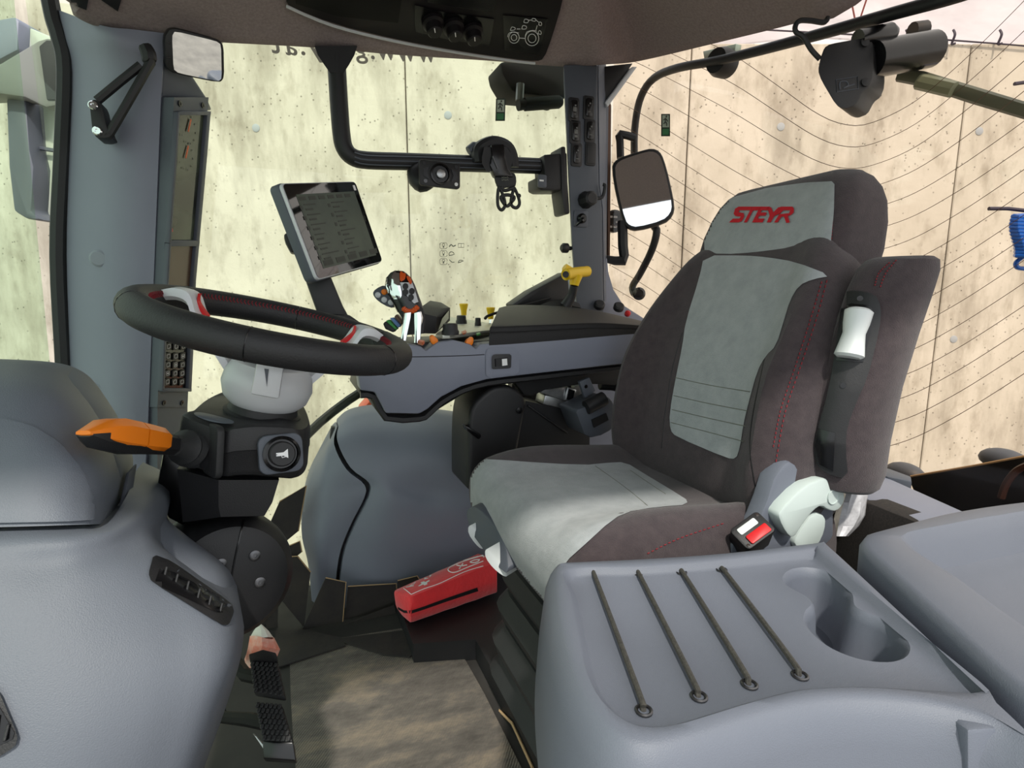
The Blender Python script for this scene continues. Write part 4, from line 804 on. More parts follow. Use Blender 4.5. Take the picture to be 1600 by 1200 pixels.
def vent(poly, nsl, par, lab, ax0, ax1):
    b = MB(); decal(b, [(p.x, p.y) for p in chk([q+(0,) for q in poly], 1, True, .15)], DB, .004, 10, .012); fr = part('air_vent', b, BLK, par, lab)
    ft = bvh([fr]); c_ = (sum(p[0] for p in poly)/len(poly), sum(p[1] for p in poly)/len(poly))
    b = MB(); decal(b, [(c_[0]+(x-c_[0])*.84, c_[1]+(y-c_[1])*.62) for x, y in poly], ft, .0008, 10, .0005); part('vent_opening', b, BLKG, fr)
    for k in range(nsl):
        t = (k+.6)/nsl; x = ax0[0]+(ax1[0]-ax0[0])*t; y = ax0[1]+(ax1[1]-ax0[1])*t
        p = hit(ft, x, y, .001)
        if p is None: continue
        b = MB(); dv = (hit(ft, x+3, y-12, .001) or p)-p; M = frame(p, (EYE-p), dv if dv.length > 1e-4 else (0, 0, 1)); b.box((0, 0, 0), (.012, .0022, .005), M, .0006, 1); part('vent_slat', b, BLK, fr)
vent([(240, 866), (268, 876), (362, 942), (366, 956), (358, 976), (346, 976), (236, 908), (232, 896)], 6, da, 'black side air vent with slats', (248, 888), (352, 956))
vent([(-40, 1060), (-4, 1075), (28, 1150), (24, 1166), (-4, 1184), (-40, 1190)], 3, da, 'black corner air vent', (-30, 1110), (16, 1150))
# ================= brake pedals
def pedal(poly, z, lab, lo, hi):
    e = thing('brake_pedal', lab, 'pedal', V(0, 0, 0), 'pair of brake pedals')
    pts = PD(poly); e.location = sum(pts, Vector())/len(pts); nn = (pts[1]-pts[0]).cross(pts[3]-pts[0]).normalized()
    if nn.dot(EYE-pts[0]) < 0: nn = -nn
    b = MB(); b.prism(pts, -nn*.014, .004); part('pad', b, RUB, e)
    for i in range(7):
        for j in range(6):
            s, t = (i+.6)/7.2, (j+.6)/6.2; q = pts[0].lerp(pts[1], t).lerp(pts[3].lerp(pts[2], t), s)
            b = MB(); b.box((0, 0, .001), (.0045, .0065, .005), frame(q, nn, pts[1]-pts[0]), .001, 1); part('grip_stud', b, RUB, e)
    return e, pts, nn
e1, p1_, n1 = pedal([(390, 1034, .80), (434, 1036, .80), (446, 1090, .765), (396, 1082, .765)], 0, 'black studded brake pedal beside the pink wrapping', 0, 0)
b = MB(); b.prism([p1_[0]+n1*.0, p1_[1], p1_[1]+n1*.008+V(0, 0, .012), p1_[0].lerp(p1_[1], .5)+V(0, .006, .017), p1_[0]+n1*.004+V(0, 0, .010)], -n1*.01, .002); part('top_lip', b, BLK, e1)
e2, p2_, n2 = pedal([(398, 1097, .76), (440, 1100, .76), (458, 1160, .725), (410, 1158, .725)], 0, 'black studded brake pedal nearest the camera, with a latch below', 0, 0)
b = MB(); b.prism([p2_[3], p2_[2], p2_[2]+V(.002, -.01, -.02), p2_[3]+V(0, -.01, -.018)], -n2*.012, .002); part('lower_lip', b, BLKG, e2)
b = MB(); b.prism(PD([(395, 1146, .75), (400, 1150, .75), (416, 1168, .74), (412, 1171, .74)]), V(0, .006, -.004), .001); part('latch_plate', b, WHT, e2)
b = MB(); b.ball(C(417, 1174, d=.74), .005, n=12); part('latch_pin', b, CHR, e2)
for e_, q0, q1 in ((e1, (395, 1060), (350, 1010)), (e2, (400, 1130), (345, 1120))):
    b = MB(); b.tube([C(q0[0]+18, q0[1], d=.80), C(q0[0]-12, q0[1]-6, d=.83), C(q1[0], q1[1], d=.90), C(q1[0]-40, q1[1]-120, d=.98)], .010, 8); part('pedal_arm', b, MATB, e_)
b = MB(); b.loft([[C(cx+w_*math.cos(a)*(1+.12*math.sin(3*a+i)), y+3*math.sin(2*a+i), d=.90+w_*.0012*math.sin(a)) for a in [2*math.pi*k/12 for k in range(12)]] for i, (y, cx, w_) in enumerate(((1046, 400, 14), (1030, 404, 24), (1012, 410, 25), (996, 409, 19)))])
fo = thing('wrapped_pedal', 'pink wrapped object with white top standing beside the brake pedals', 'wrapping', C(400, 1046, d=.90)); part('pink_wrap', b, PINK, fo, ang=20)
b = MB(); b.loft([[C(cx+w_*math.cos(a), y+2*math.sin(2*a), d=.90+w_*.0012*math.sin(a)) for a in [2*math.pi*k/12 for k in range(12)]] for y, cx, w_ in ((997, 409, 19), (986, 408, 12), (977, 406, 3))]); part('white_top', b, CORK, fo, ang=20)
# ================= right-hand wheel-arch liner
ln = thing('wheel_arch_liner', 'rounded grey wheel arch liner under the armrest, split by a dark groove', 'liner', C(610, 915, v=1.45))
S7 = lambda x, y: (340+x*.4832, 620+y*.4832)
b = MB()
b.grid([[C(x, y, v=v) for x, y, v in r_] for r_ in (
    [(530, 664, 1.52), (550, 648, 1.53), (590, 640, 1.54), (640, 640, 1.54), (700, 648, 1.52), (760, 655, 1.50), (820, 655, 1.50)],
    [(528, 692, 1.46), (560, 680, 1.46), (600, 675, 1.46), (650, 675, 1.45), (700, 678, 1.44), (760, 682, 1.44), (820, 684, 1.44)],
    [(548, 731, 1.43), (580, 725, 1.42), (620, 722, 1.41), (660, 720, 1.40), (710, 720, 1.39), (760, 720, 1.39), (820, 720, 1.39)],
    [(577, 755, 1.42), (600, 757, 1.40), (630, 762, 1.40), (670, 768, 1.40), (710, 770, 1.39), (760, 770, 1.38), (820, 770, 1.38)],
    [(576, 778, 1.42), (605, 785, 1.39), (640, 792, 1.385), (675, 798, 1.385), (715, 800, 1.38), (760, 800, 1.38), (820, 800, 1.38)],
    [(553, 825, 1.44), (590, 835, 1.41), (630, 840, 1.40), (675, 845, 1.40), (720, 850, 1.40), (760, 850, 1.40), (820, 850, 1.40)],
    [(536, 873, 1.46), (580, 885, 1.435), (630, 890, 1.43), (680, 895, 1.43), (720, 900, 1.43), (760, 900, 1.43), (820, 900, 1.43)],
    [(528, 950, 1.47), (580, 960, 1.45), (630, 965, 1.45), (680, 970, 1.45), (720, 970, 1.45), (760, 970, 1.45), (820, 970, 1.45)])], V(0, .08, 0), 4, 4)
part('arch_panel', b, GREY, ln)
b = MB()
b.grid([[C(x, y, v=v) for x, y, v in r_] for r_ in (
    [(521, 672, 1.55), (523, 670, 1.54), (525, 668, 1.525), (527, 666, 1.52)],
    [(502, 708, 1.54), (510, 702, 1.50), (516, 698, 1.485), (522, 694, 1.475)],
    [(484, 745, 1.53), (505, 742, 1.47), (525, 738, 1.45), (541, 733, 1.44)],
    [(474, 785, 1.53), (505, 778, 1.46), (540, 768, 1.44), (569, 757, 1.43)],
    [(472, 808, 1.53), (505, 802, 1.46), (538, 792, 1.44), (569, 778, 1.43)],
    [(472, 840, 1.53), (498, 838, 1.47), (522, 832, 1.455), (546, 824, 1.45)],
    [(482, 885, 1.53), (498, 883, 1.48), (515, 878, 1.475), (529, 873, 1.47)],
    [(488, 950, 1.54), (500, 950, 1.50), (512, 950, 1.485), (521, 950, 1.48)])], V(0, .06, 0), 4, 4)
part('side_panel', b, GREY, ln)
b = MB(); b.grid([[C(x+dx, y, v=v+.018) for dx in (-8, 0, 8)] for x, y, v in ((526, 668, 1.525), (525, 694, 1.485), (545, 733, 1.45), (573, 757, 1.44), (572, 778, 1.44), (549, 825, 1.455), (533, 873, 1.475), (525, 950, 1.485))], V(0, .02, 0), 2, 4); part('groove_seal', b, RUB, ln)
# ================= black cardboard around the floor
S9 = lambda x, y: (420+x*.225, 740+y*.225)
cards = [([(75, 195), (260, 85), (205, 400), (120, 470), (40, 600), (20, 1100), (-80, 1110), (-60, 500)], 1.46, 'brown-black cardboard flap standing highest, against the column'),
         ([(135, 505), (215, 470), (230, 545), (150, 610), (70, 760), (60, 1080), (-20, 1080), (20, 620)], 1.44, 'smallest black cardboard scrap beside the column pivot cover'),
         ([(130, 580), (200, 575), (290, 685), (245, 1070), (80, 870)], 1.42, 'angular black cardboard flap next to the column pivot cover'),
         ([(395, 725), (535, 755), (505, 1135), (235, 1080)], 1.40, 'tapered black cardboard flap in front of the liner groove'),
         ([(550, 785), (885, 765), (905, 1070), (515, 1140)], 1.41, 'broad black cardboard flap left of the red bag'),
         ([(895, 745), (1030, 712), (1190, 960), (1190, 1085), (912, 1105)], 1.395, 'black cardboard sheet standing under the red bag')]
for i, (pl_, v_, lb) in enumerate(cards):
    e = thing('cardboard_flap', lb, 'cardboard', C(*S9(*pl_[-1]), v=v_), 'cardboard flaps around the floor edge')
    pts = [C(*S9(x, y), v=v_) for x, y in pl_]; b = MB(); b.prism(pts, (0, .004, 0)); part('sheet', b, CARD, e)
    b = MB(); q = pts[:3] if i != 3 else [pts[0], pts[1], pts[2]]; b.tube([p+V(0, .001, 0) for p in q], .0018, 4); part('raw_edge', b, TAN, e)
b = MB(); b.prism([C(*S9(x, y), v=1.385) for x, y in ((525, 1045), (870, 912), (905, 1060), (520, 1140))], (0, .003, 0)); solo('cardboard_fold', b, CARD, 'folded lower cardboard strip lying against the broad black flap', 'cardboard', 'cardboard flaps around the floor edge')
for l, lb in ([(430, 985), (480, 985), (535, 998), (540, 1010), (430, 1045)], 'flat black cardboard sheet on the floor below the tapered flap'), ([(520, 1000), (640, 985), (695, 980), (640, 1028), (600, 1024)], 'creased black cardboard sheet lying on the floor behind the mat'):
    b = MB(); b.prism([C(x, y, z=.006) for x, y in l], (0, 0, .003)); solo('cardboard_sheet', b, CARD, lb, 'cardboard', 'cardboard sheets lying flat')
# ================= red emergency bag
bg_ = thing('emergency_kit_bag', 'red nylon emergency kit bag with white print and black zip under the seat', 'bag', C(640, 975, v=1.25))
A0 = C(628, 942, v=1.24); A1 = C(775, 893, v=1.24); ax = (A1-A0); ax = V(ax.x, .06, ax.z*.2).normalized()
e0 = [C(x, y, v=1.245) for x, y in ((615, 921), (617, 938), (622, 946), (644, 973))]
S10 = lambda x, y: (600+x*.125, 850+y*.125)
end = [C(*S10(x, y), v=v) for x, y, v in ((120, 575, 1.30), (200, 600, 1.27), (340, 645, 1.22), (350, 740, 1.215), (335, 830, 1.21), (345, 1000, 1.22), (240, 910, 1.27), (150, 780, 1.31))]
far = [C(*S10(x, y), v=v) for x, y, v in ((1000, 190, 1.34), (1080, 210, 1.31), (1240, 270, 1.26), (1250, 400, 1.255), (1240, 500, 1.25), (1250, 680, 1.26), (1150, 600, 1.31), (1040, 400, 1.35))]
def bagr(t, f=1): 
    r_ = [a.lerp(q, t) for a, q in zip(end, far)]; c_ = sum(r_, Vector())/8; return [c_+(p-c_)*f for p in r_]
b = MB(); b.loft([chk(bagr(-.015, .86), 1, True, .15), chk(bagr(0, .97), 1, True, .15), chk(bagr(.04, 1), 1, True, .15), *[chk(bagr(t, 1+.012*math.sin(t*23)), 1, True, .15) for t in (.15, .3, .45, .6, .75, .9, 1.05)], chk(bagr(1.2, 1), 1, True, .15)]); bag = part('body', b, NYL, bg_, ang=45)
BG = bvh([bag])
b = MB(); decal(b, [S10(*p) for p in ((125, 735), (180, 790), (250, 830), (340, 832), (500, 780), (800, 670), (1165, 545), (1180, 590), (800, 715), (500, 820), (350, 868), (250, 862), (150, 800))], BG, .0015, 6, .001); part('zip', b, BLK, bg_, 'black zip')
b = MB(); dline(b, [S10(*p) for p in ((1240, 275), (1000, 350), (700, 490), (500, 560), (340, 630))], BG, .0011, 4, 4, .001); dline(b, [S10(*p) for p in ((340, 630), (280, 580), (218, 538))], BG, .0011, 4, 2, .001); dline(b, [S10(*p) for p in ((218, 538), (400, 440), (600, 350), (900, 235), (1240, 135))], BG, .0011, 4, 4, .001); bo = part('print_border', b, WPRT, bg_, 'white printed outline')
b = MB(); dline(b, [S10(*p) for p in ((275, 540), (420, 450), (375, 525), (275, 540))], BG, .0014, 4, 1, .001); dline(b, [S10(*p) for p in ((320, 525), (395, 475), (365, 515), (320, 525))], BG, .0009, 4, 1, .001); part('warning_triangle', b, WPRT, bg_)
b = MB(); decal(b, [S10(*p) for p in ((425, 525), (470, 495), (455, 480), (500, 465), (515, 475), (565, 448), (572, 462), (535, 485), (545, 500), (505, 518), (490, 505), (440, 528))], BG, .0012, 4, .0008); part('cross', b, WPRT, bg_)
b = MB(); decal(b, [S10(*p) for p in ((440, 415), (490, 390), (595, 362), (600, 385), (560, 425), (490, 448))], BG, .0012, 4, .0008); part('kit_symbol', b, WPRT, bg_)
b = MB(); dline(b, [S10(*p) for p in ((1240, 140), (1000, 215), (850, 275), (800, 315), (830, 350), (900, 352), (1050, 290), (1240, 215))], BG, .0016, 4, 5, .001); part('print_oval', b, WPRT, bg_)
for ch, ls in (('Y', (((910, 265), (965, 275), (1040, 262)), ((985, 245), (965, 275), (940, 310)))), ('D', (((1075, 225), (1130, 200), (1195, 195)), ((1195, 195), (1165, 225), (1110, 235), (1075, 225)))), ('A', (((1215, 150), (1240, 150), (1250, 165)),))):
    b = MB()
    for l in ls: dline(b, [S10(*p) for p in l], BG, .0018, 4, 3, .001)
    part('letter', b, WPRT, bg_)
# riser under the red bag is the plinth built with the seat
# ================= armrest console
S5 = lambda x, y: (560+x*.2875, 380+y*.2875)
AV = 1.10
ac = thing('armrest_console', 'grey armrest console with padded black lid, knobs and levers beside the seat', 'control console', C(800, 640, v=1.2))
topl = [(590, 556), (620, 545), (640, 538), (658, 541), (666, 548), (675, 541), (684, 535), (709, 531), (735, 538), (744, 545), (750, 538), (766, 536), (830, 532), (900, 527), (1010, 512)]
botl = [(1016, 560), (978, 568), (900, 577), (819, 586), (761, 593), (721, 604), (689, 621), (669, 639), (655, 647), (603, 646), (586, 613), (563, 610), (560, 587), (568, 568)]
b = MB(); b.prism([C(x, y, v=AV) for x, y in topl+botl], (0, .05, 0), .004); sp = part('side_panel', b, GREY, ac)
b = MB(); b.prism([C(x, y, v=AV+.045) for x, y in ((575, 560), (640, 536), (760, 532), (1010, 508), (1016, 560), (978, 572), (819, 592), (765, 602), (728, 614), (695, 634), (662, 655), (598, 655), (578, 622), (560, 615))], (0, .19, 0), .004); part('core', b, BLK, ac)
b = MB(); b.tube([C(x, y+3.5, v=AV+.022) for x, y in ((978, 570), (819, 588), (761, 595), (721, 607), (689, 625), (669, 643), (655, 650), (603, 649), (585, 616), (563, 613))], .008, 6, 2); part('lower_edge', b, BLK, ac)
ST5 = bvh([sp])
b = MB(); dline(b, [S5(x, y) for x, y in ((290, 618), (450, 615), (600, 610), (685, 605))], ST5, .0009, 4, 3, 0); part('panel_joint', b, BLK, ac)
b = MB(); decal(b, [S5(p.x, p.y) for p in chk([(692, 600, 0), (700, 575, 0), (730, 566, 0), (850, 566, 0), (872, 590, 0), (874, 715, 0), (694, 738, 0)], 1, True, .15)], ST5, .003, 10, .003); sf = part('switch_frame', b, GREY, ac); S5T = bvh([sf])
b = MB(); decal(b, [S5(p.x, p.y) for p in chk([(725, 618, 0), (735, 604, 0), (822, 602, 0), (832, 612, 0), (830, 675, 0), (820, 680, 0), (735, 685, 0), (725, 680, 0)], 1, True, .15)], S5T, .003, 10, .003); sbz = part('switch_bezel', b, BLKG, ac); S5U = bvh([sbz])
b = MB(); decal(b, [S5(*p) for p in ((745, 630), (812, 622), (814, 668), (748, 672))], S5U, .003, 10, .003); part('rocker', b, BLK, sbz)
b = MB(); decal(b, [S5(*p) for p in ((780, 630), (808, 627), (810, 663), (782, 667))], S5U, .0045, 10, .001); part('rocker_label', b, WPRT, sbz)
# padded lid
lidf = [C(x, y, v=AV-.004) for x, y in ((764, 536), (766, 510), (772, 506), (840, 503), (920, 501), (1008, 510), (1008, 515), (900, 527), (830, 532))]
g = [[C(x, y, v=v) for x, y, v in r_] for r_ in (
    [(764, 537, AV+.002), (800, 535, AV+.002), (860, 530, AV+.002), (940, 522, AV+.002), (1012, 514, AV+.002)],
    [(765, 515, AV-.004), (800, 513, AV-.004), (860, 510, AV-.004), (940, 507, AV-.004), (1012, 511, AV-.002)],
    [(768, 508, AV+.004), (802, 507, AV+.004), (862, 505, AV+.004), (940, 503, AV+.004), (1010, 508, AV+.004)],
    [(775, 492, AV+.09), (803, 491, AV+.09), (865, 490, AV+.09), (935, 492, AV+.09), (1006, 503, AV+.07)],
    [(780, 481, AV+.20), (803, 477, AV+.20), (866, 478, AV+.20), (930, 485, AV+.20), (1000, 501, AV+.14)],
    [(782, 484, AV+.22), (804, 480, AV+.225), (866, 481, AV+.225), (930, 488, AV+.22), (1000, 504, AV+.16)])]
b = MB(); b.grid(g, V(0, .0, -.012), 4, 4); part('lid', b, mat('lid_leatherette', (38, 37, 38), .55, bump=(600, .4)), ac, 'padded black lid')
# control plate and its controls
pz = C(720, 520, v=AV+.07).z
def AP_(x, y, dz=0): return C(x, y, z=pz+dz)
b = MB(); b.prism([V(q.x, max(q.y, AV+.012), q.z) for q in [AP_(*S5(x, y), 0) for x, y in ((420, 495), (500, 400), (760, 440), (720, 470), (712, 548), (640, 540), (520, 515))]], (0, 0, -.008), .001); part('control_plate', b, mat('plate', (168, 170, 160), .3, .3, var=(60, (186, 188, 176))), ac, 'pale printed control plate')
b = MB(); b.prism([AP_(*S5(x, y), -.002) for x, y in ((560, 488), (582, 478), (590, 490), (568, 498))], (0, 0, .003)); part('print_mark', b, ORGD, ac)
b = MB(); b.prism([AP_(*S5(x, y), -.002) for x, y in ((640, 495), (660, 490), (664, 498), (644, 503))], (0, 0, .003)); part('print_mark', b, GRN, ac)
def knob(x, y, r, h, m=BLK):
    p = AP_(*S5(x, y)); b = MB(); b.lathe([(r*1.02, 0), (r*1.02, h*.3), (r*.9, h*.45), (r*.86, h*.92), (r*.7, h), (0, h)], p, (0, 0, 1), 18); return part('rotary_knob', b, m, ac)
knob(500, 497, .018, .024); knob(560, 437, .0165, .025); knob(650, 448, .009, .022)
for x, y in ((570, 385), (716, 435)):
    p = AP_(*S5(x, y+(50 if x < 600 else 0))); q = C(*S5(x+3, y-(0 if x < 600 else 30)), d=(p-EYE).dot(_f)); t_ = q+V(0, 0, .032)
    b = MB(); b.tube([p, q], .0045, 8); lvv = part('lever_stem', b, CHR, ac); b = MB(); b.tube([q-V(0, 0, .004), q+V(0, 0, .010), q+V(0, 0, .022), q+V(0, 0, .030), q+V(0, 0, .032)], [.0085, .0095, .0125, .014, .012], 12); part('lever_knob', b, YEL, lvv, 'yellow lever knob')
for x, y in ((412, 525), (607, 535)):
    o = C(*S5(x, y), v=AV+.012); b = MB(); sg = 1 if x < 500 else -1
    b.prism([C(*S5(x+dx*sg, y+dy), v=AV+.006) for dx, dy in ((-22, -18), (-8, -28), (18, -8), (24, 5), (20, 18), (-5, 28), (-18, 12))], (0, .012, 0), .003); part('paddle', b, ORG, ac, 'orange paddle')
b = MB(); b.prism([AP_(*S5(x, y), .001) for x, y in ((330, 540), (360, 548), (350, 558), (322, 550))], (0, 0, .006), .001); part('small_switch', b, ORGD, ac)
# display pod next to the joystick
b = MB(); b.loft([[C(*S5(x, y), v=v) for x, y, v in r_] for r_ in (((345, 490, 1.16), (345, 380, 1.16), (350, 340, 1.20), (390, 312, 1.28), (395, 420, 1.30)), ((420, 492, 1.17), (425, 400, 1.17), (440, 355, 1.21), (450, 322, 1.28), (455, 430, 1.30)), ((418, 488, 1.18), (450, 400, 1.19), (498, 350, 1.22), (499, 352, 1.28), (498, 420, 1.29)))]); part('display_pod', b, BLK, ac, ang=25)
b = MB(); b.prism([C(*S5(x, y), v=v-.003) for x, y, v in ((432, 478, 1.18), (455, 410, 1.19), (492, 364, 1.22), (490, 410, 1.25))], (0, .003, 0)); part('pod_screen', b, LCD, ac)
# joystick
S8 = lambda x, y: (570+x*.1375, 400+y*.1375)
jd = C(*S8(430, 500), v=1.17); JD = (jd-EYE).dot(_f)
js = thing('joystick', 'chrome and black multi-function joystick with orange buttons on the armrest', 'joystick', C(*S8(530, 980), d=JD))
def J(l, dd=0): return [C(*S8(x, y), d=JD+dd) for x, y in l]
def jloft(rows, name, m, par=js, lab=None, n=14, dp=.55, dd=0):     # rows: left pixel, right pixel -> rounded sections
    b = MB(); rr = []
    for xl, yl, xr, yr in rows:
        A, B = J([(xl, yl), (xr, yr)], dd); c_ = (A+B)/2; hx_ = (B-A)/2; rr.append([c_+hx_*math.cos(2*math.pi*k/n)+_h*(hx_.length*dp*math.sin(2*math.pi*k/n)) for k in range(n)])
    b.loft(rr); return part(name, b, m, par, lab)
jloft(((405, 960, 470, 960), (420, 860, 490, 860), (440, 720, 525, 700), (450, 650, 530, 640)), 'front_leg', CHR, dd=-.026)
jloft(((560, 985, 630, 985), (565, 860, 640, 850), (560, 720, 660, 700), (560, 650, 640, 630)), 'rear_leg', CHR, dd=-.026)
jloft(((430, 900, 680, 880), (430, 780, 690, 740), (420, 700, 680, 660), (360, 610, 650, 570)), 'stem', BLK, dp=.35)
grip = jloft(((370, 640, 660, 580), (320, 540, 640, 520), (260, 440, 610, 440), (228, 330, 570, 330), (240, 250, 530, 250), (290, 190, 480, 200), (340, 165, 440, 172)), 'grip', BLKG, dp=.5)
GR = bvh([grip])
b = MB(); decal(b, [S8(p.x, p.y) for p in chk([(240, 250, 0), (300, 180, 0), (390, 160, 0), (395, 300, 0), (425, 440, 0), (400, 490, 0), (310, 490, 0), (260, 420, 0), (236, 330, 0)], 1)], GR, .002, 4, .004); part('chrome_cover', b, CHR, js, 'polished chrome grip cover')
b = MB(); decal(b, [S8(*p) for p in ((400, 300), (540, 300), (610, 520), (560, 540), (430, 400))], GR, .0015, 4, .003); kpn = part('button_field', b, SILV, js)
for l in (((395, 180), (440, 165), (470, 210), (455, 270), (400, 295)), ((478, 215), (510, 225), (540, 290), (520, 330), (475, 250))):
    b = MB(); decal(b, [S8(p.x, p.y) for p in chk([q+(0,) for q in l], 1, True, .2)], GR, .005, 4, .004); part('top_button', b, ORGD, js, 'orange button')
for cx, cy in ((462, 345), (462, 410), (535, 400), (525, 470)):
    b = MB(); decal(b, [S8(cx+34*math.cos(a), cy+38*math.sin(a)) for a in [k*math.pi/5 for k in range(10)]], GR, .0045, 4, .003); part('thumb_button', b, BLK, js)
b = MB(); ws = cat([(430, 590, 0), (480, 625, 0), (545, 625, 0), (608, 570, 0)], 6); b.tube([C(*S8(p.x, p.y), d=JD-.022) for p in ws], [.004]+[.0062 if i % 2 else .005 for i in range(17)]+[.004], 8); part('thumb_wheel', b, ORGD, js, 'ribbed orange thumb wheel')
b = MB(); b.prism([C(*S8(p.x, p.y), d=JD+.015) for p in chk([(75, 430, 0), (120, 370, 0), (230, 320, 0), (320, 420, 0), (340, 585, 0), (280, 590, 0), (150, 520, 0)], 1)], _h*.03, .004); sd_ = part('side_button_pod', b, GREYD, js)
for cx, cy, m_ in ((222, 408, ORG), (150, 443, SILV), (222, 497, SILV), (298, 527, SILV)):
    b = MB(); o = C(*S8(cx, cy), d=JD+.014); b.lathe([(.0062, 0), (.0062, .002), (.0045, .003), (0, .003)], o, -_h, 14); part('side_button', b, m_, sd_)
for l, m_ in ((((205, 770), (235, 740), (350, 840), (320, 870), (230, 830)), BLK), (((235, 740), (275, 720), (370, 825), (350, 845)), GRN), (((280, 705), (325, 698), (410, 790), (375, 818)), BLU), (((330, 690), (360, 660), (430, 740), (420, 785)), BRN)):
    b = MB(); b.prism([C(*S8(x, y), d=JD+.02) for x, y in l], _h*.02, .002); part('switch_band', b, m_, js)
# park-brake style yellow handle lever behind the lid
yl = thing('yellow_handle_lever', 'black lever with yellow T-shaped handle behind the armrest lid', 'lever', C(885, 477, v=1.34))
b = MB(); b.tube([C(884, 478, v=1.34), C(893, 462, v=1.33), C(897, 446, v=1.32)], [.017, .0125, .0105], 12, 3); part('lever_stem', b, BLK, yl)
b = MB(); b.tube([C(883, 429, v=1.30), C(884, 429, v=1.30), C(900, 426, v=1.32), C(918, 424, v=1.34), C(920, 424, v=1.34)], [.010, .0155, .0145, .0145, .009], 14); hd_ = part('handle', b, YEL, yl, 'yellow T handle'); 
b = MB(); b.tube([C(897, 446, v=1.32), C(900, 430, v=1.32)], [.012, .018], 12); part('handle_neck', b, YEL, yl)
b = MB(); b.tube([C(882, 417, v=1.32), C(890, 424, v=1.32)], [.010, .013], 12); part('handle_horn', b, YEL, yl)
b = MB(); b.lathe([(.0085, 0), (.0085, .003), (0, .004)], C(884, 429, v=1.288), (-.5, -.85, .1), 14); part('end_button', b, BLK, yl)
b = MB(); b.grid([[C(x, y, v=v) for x, y, v in r_] for r_ in ([(845, 476, 1.35), (862, 470, 1.36), (885, 467, 1.36), (905, 474, 1.36)], [(848, 480, 1.34), (864, 478, 1.34), (886, 477, 1.34), (908, 481, 1.34)])], V(0, .03, -.015), 3, 3); part('gaiter_base', b, BLK, yl)
b = MB(); b.prism([C(*S6(x, y), v=1.165) for x, y in ((440, 160), (520, 150), (1490, 40), (1450, 180), (1380, 240), (1200, 230), (1050, 235), (760, 280), (640, 335), (570, 330))], (0, .03, 0), .002); part('under_frame', b, mat('under_black', (14, 14, 16), .7), ac)
b = MB(); b.prism([C(x, y, v=1.33) for x, y in ((800, 600), (898, 590), (898, 700), (800, 700))], (0, .03, 0)); part('rear_support', b, BLK, ac)
bt = MB(); bt.prism([C(x, y, v=1.40) for x, y in ((800, 476), (830, 455), (888, 424), (892, 480), (806, 482))], (0, .06, 0), .006); solo('rear_side_trim', bt, BLK, 'black wedge-shaped trim between the armrest lid and rear pillar', 'trim')
b = MB(); b.tube([C(758, 498, v=1.34), C(772, 490, v=1.35), (C(860, 466, v=1.38))], .004, 6, 3); solo('support_rod', b, BLK, 'thin black rod running up behind the yellow lever knobs', 'rod')
b = MB(); b.lathe([(.009, 0), (.009, .01), (.004, .014), (0, .014)], C(980, 491, v=1.40), V(-.3, -.8, .4), 12); solo('red_button', b, RED, 'small red button near the end of the armrest lid', 'button')
for x, y, lb in ((936, 479, 'black round power socket cap at the foot of the rear pillar, nearer the yellow handle'), (966, 482, 'black round power socket cap next to the small red button')):
    bc = thing('accessory_socket', lb, 'socket', C(x, y, v=1.41), 'power sockets by the rear pillar')
    b = MB(); b.lathe([(.016, 0), (.016, .012), (.012, .016), (0, .016)], C(x, y, v=1.41), V(-.2, -.7, .7), 14); part('socket_cap', b, BLK, bc)
# ================= monitor on its arm
mo = thing('monitor', 'touch screen monitor with silver edge on a black arm above the joystick', 'monitor', C(512, 520, v=1.2))
TL, TR, BL = C(446, 286, v=1.12), C(560, 284, v=1.30), C(489, 440, v=1.10)
BR = C(594, 409, v=1.285); mx = (TR-TL+BR-BL).normalized(); mu = (TL-BL+TR-BR); mu = (mu-mx*mu.dot(mx)).normalized(); mn = mx.cross(mu).normalized(); mn = mn if mn.dot(EYE-TL) > 0 else -mn
ctr = (TL+TR+BL+BR)/4; mw = ((TR-TL).length+(BR-BL).length)/2; mh = ((TL-BL).length+(TR-BR).length)/2
MM = Matrix(((mx.x, mu.x, mn.x, ctr.x), (mx.y, mu.y, mn.y, ctr.y), (mx.z, mu.z, mn.z, ctr.z), (0, 0, 0, 1)))
b = MB(); b.flat(MM, rrect(mw*1.02, mh*1.02, .012, 4), -.022, .003, z0=-.006); ms = part('casing', b, GREYD, mo)
b = MB(); b.flat(MM, rrect(mw, mh, .010, 4), -.010, .003, z0=0); part('silver_frame', b, SILV, mo)
b = MB(); b.flat(MM, rrect(mw*.975, mh*.975, .008, 4), .0012); gs = part('screen_glass', b, LCD, mo)
SB = mat('screen_image', (66, 76, 64), .35, var=(14, (52, 60, 54)), emit=.06)
b = MB(); b.box((.004, -.002, .0016), (mw*.80, mh*.78, .0006), MM); scr = part('screen_image', b, SB, gs)
b = MB()
random.seed(3)
for r_ in range(6):
    for c_ in range(2):
        X = -mw*.34+c_*mw*.36; Y = mh*.27-r_*mh*.105
        w_ = random.uniform(.03, .055); b.box((X+w_/2, Y, .0022), (w_, .0022, .0004), MM); b.box((X+.012, Y-.009, .0022), (.022, .0035, .0004), MM); b.box((X-.010, Y-.005, .0022), (.007, .007, .0004), MM)
for k in range(6): b.box((-mw*.33+k*.03, mh*.335, .0022), (.02, .007, .0004), MM)
for k in range(5): b.box((-mw*.30+k*.042, -mh*.35, .0022), (.03, .011, .0004), MM)
tx = part('screen_readouts', b, DPRT, scr); tx['kind'] = 'stuff'
b = MB(); b.flat(MM @ Matrix.Translation((mw*.44, mh*.42, .0014)), rrect(.008, .011, .001, 2), .0005); part('corner_label', b, WPRT, gs)
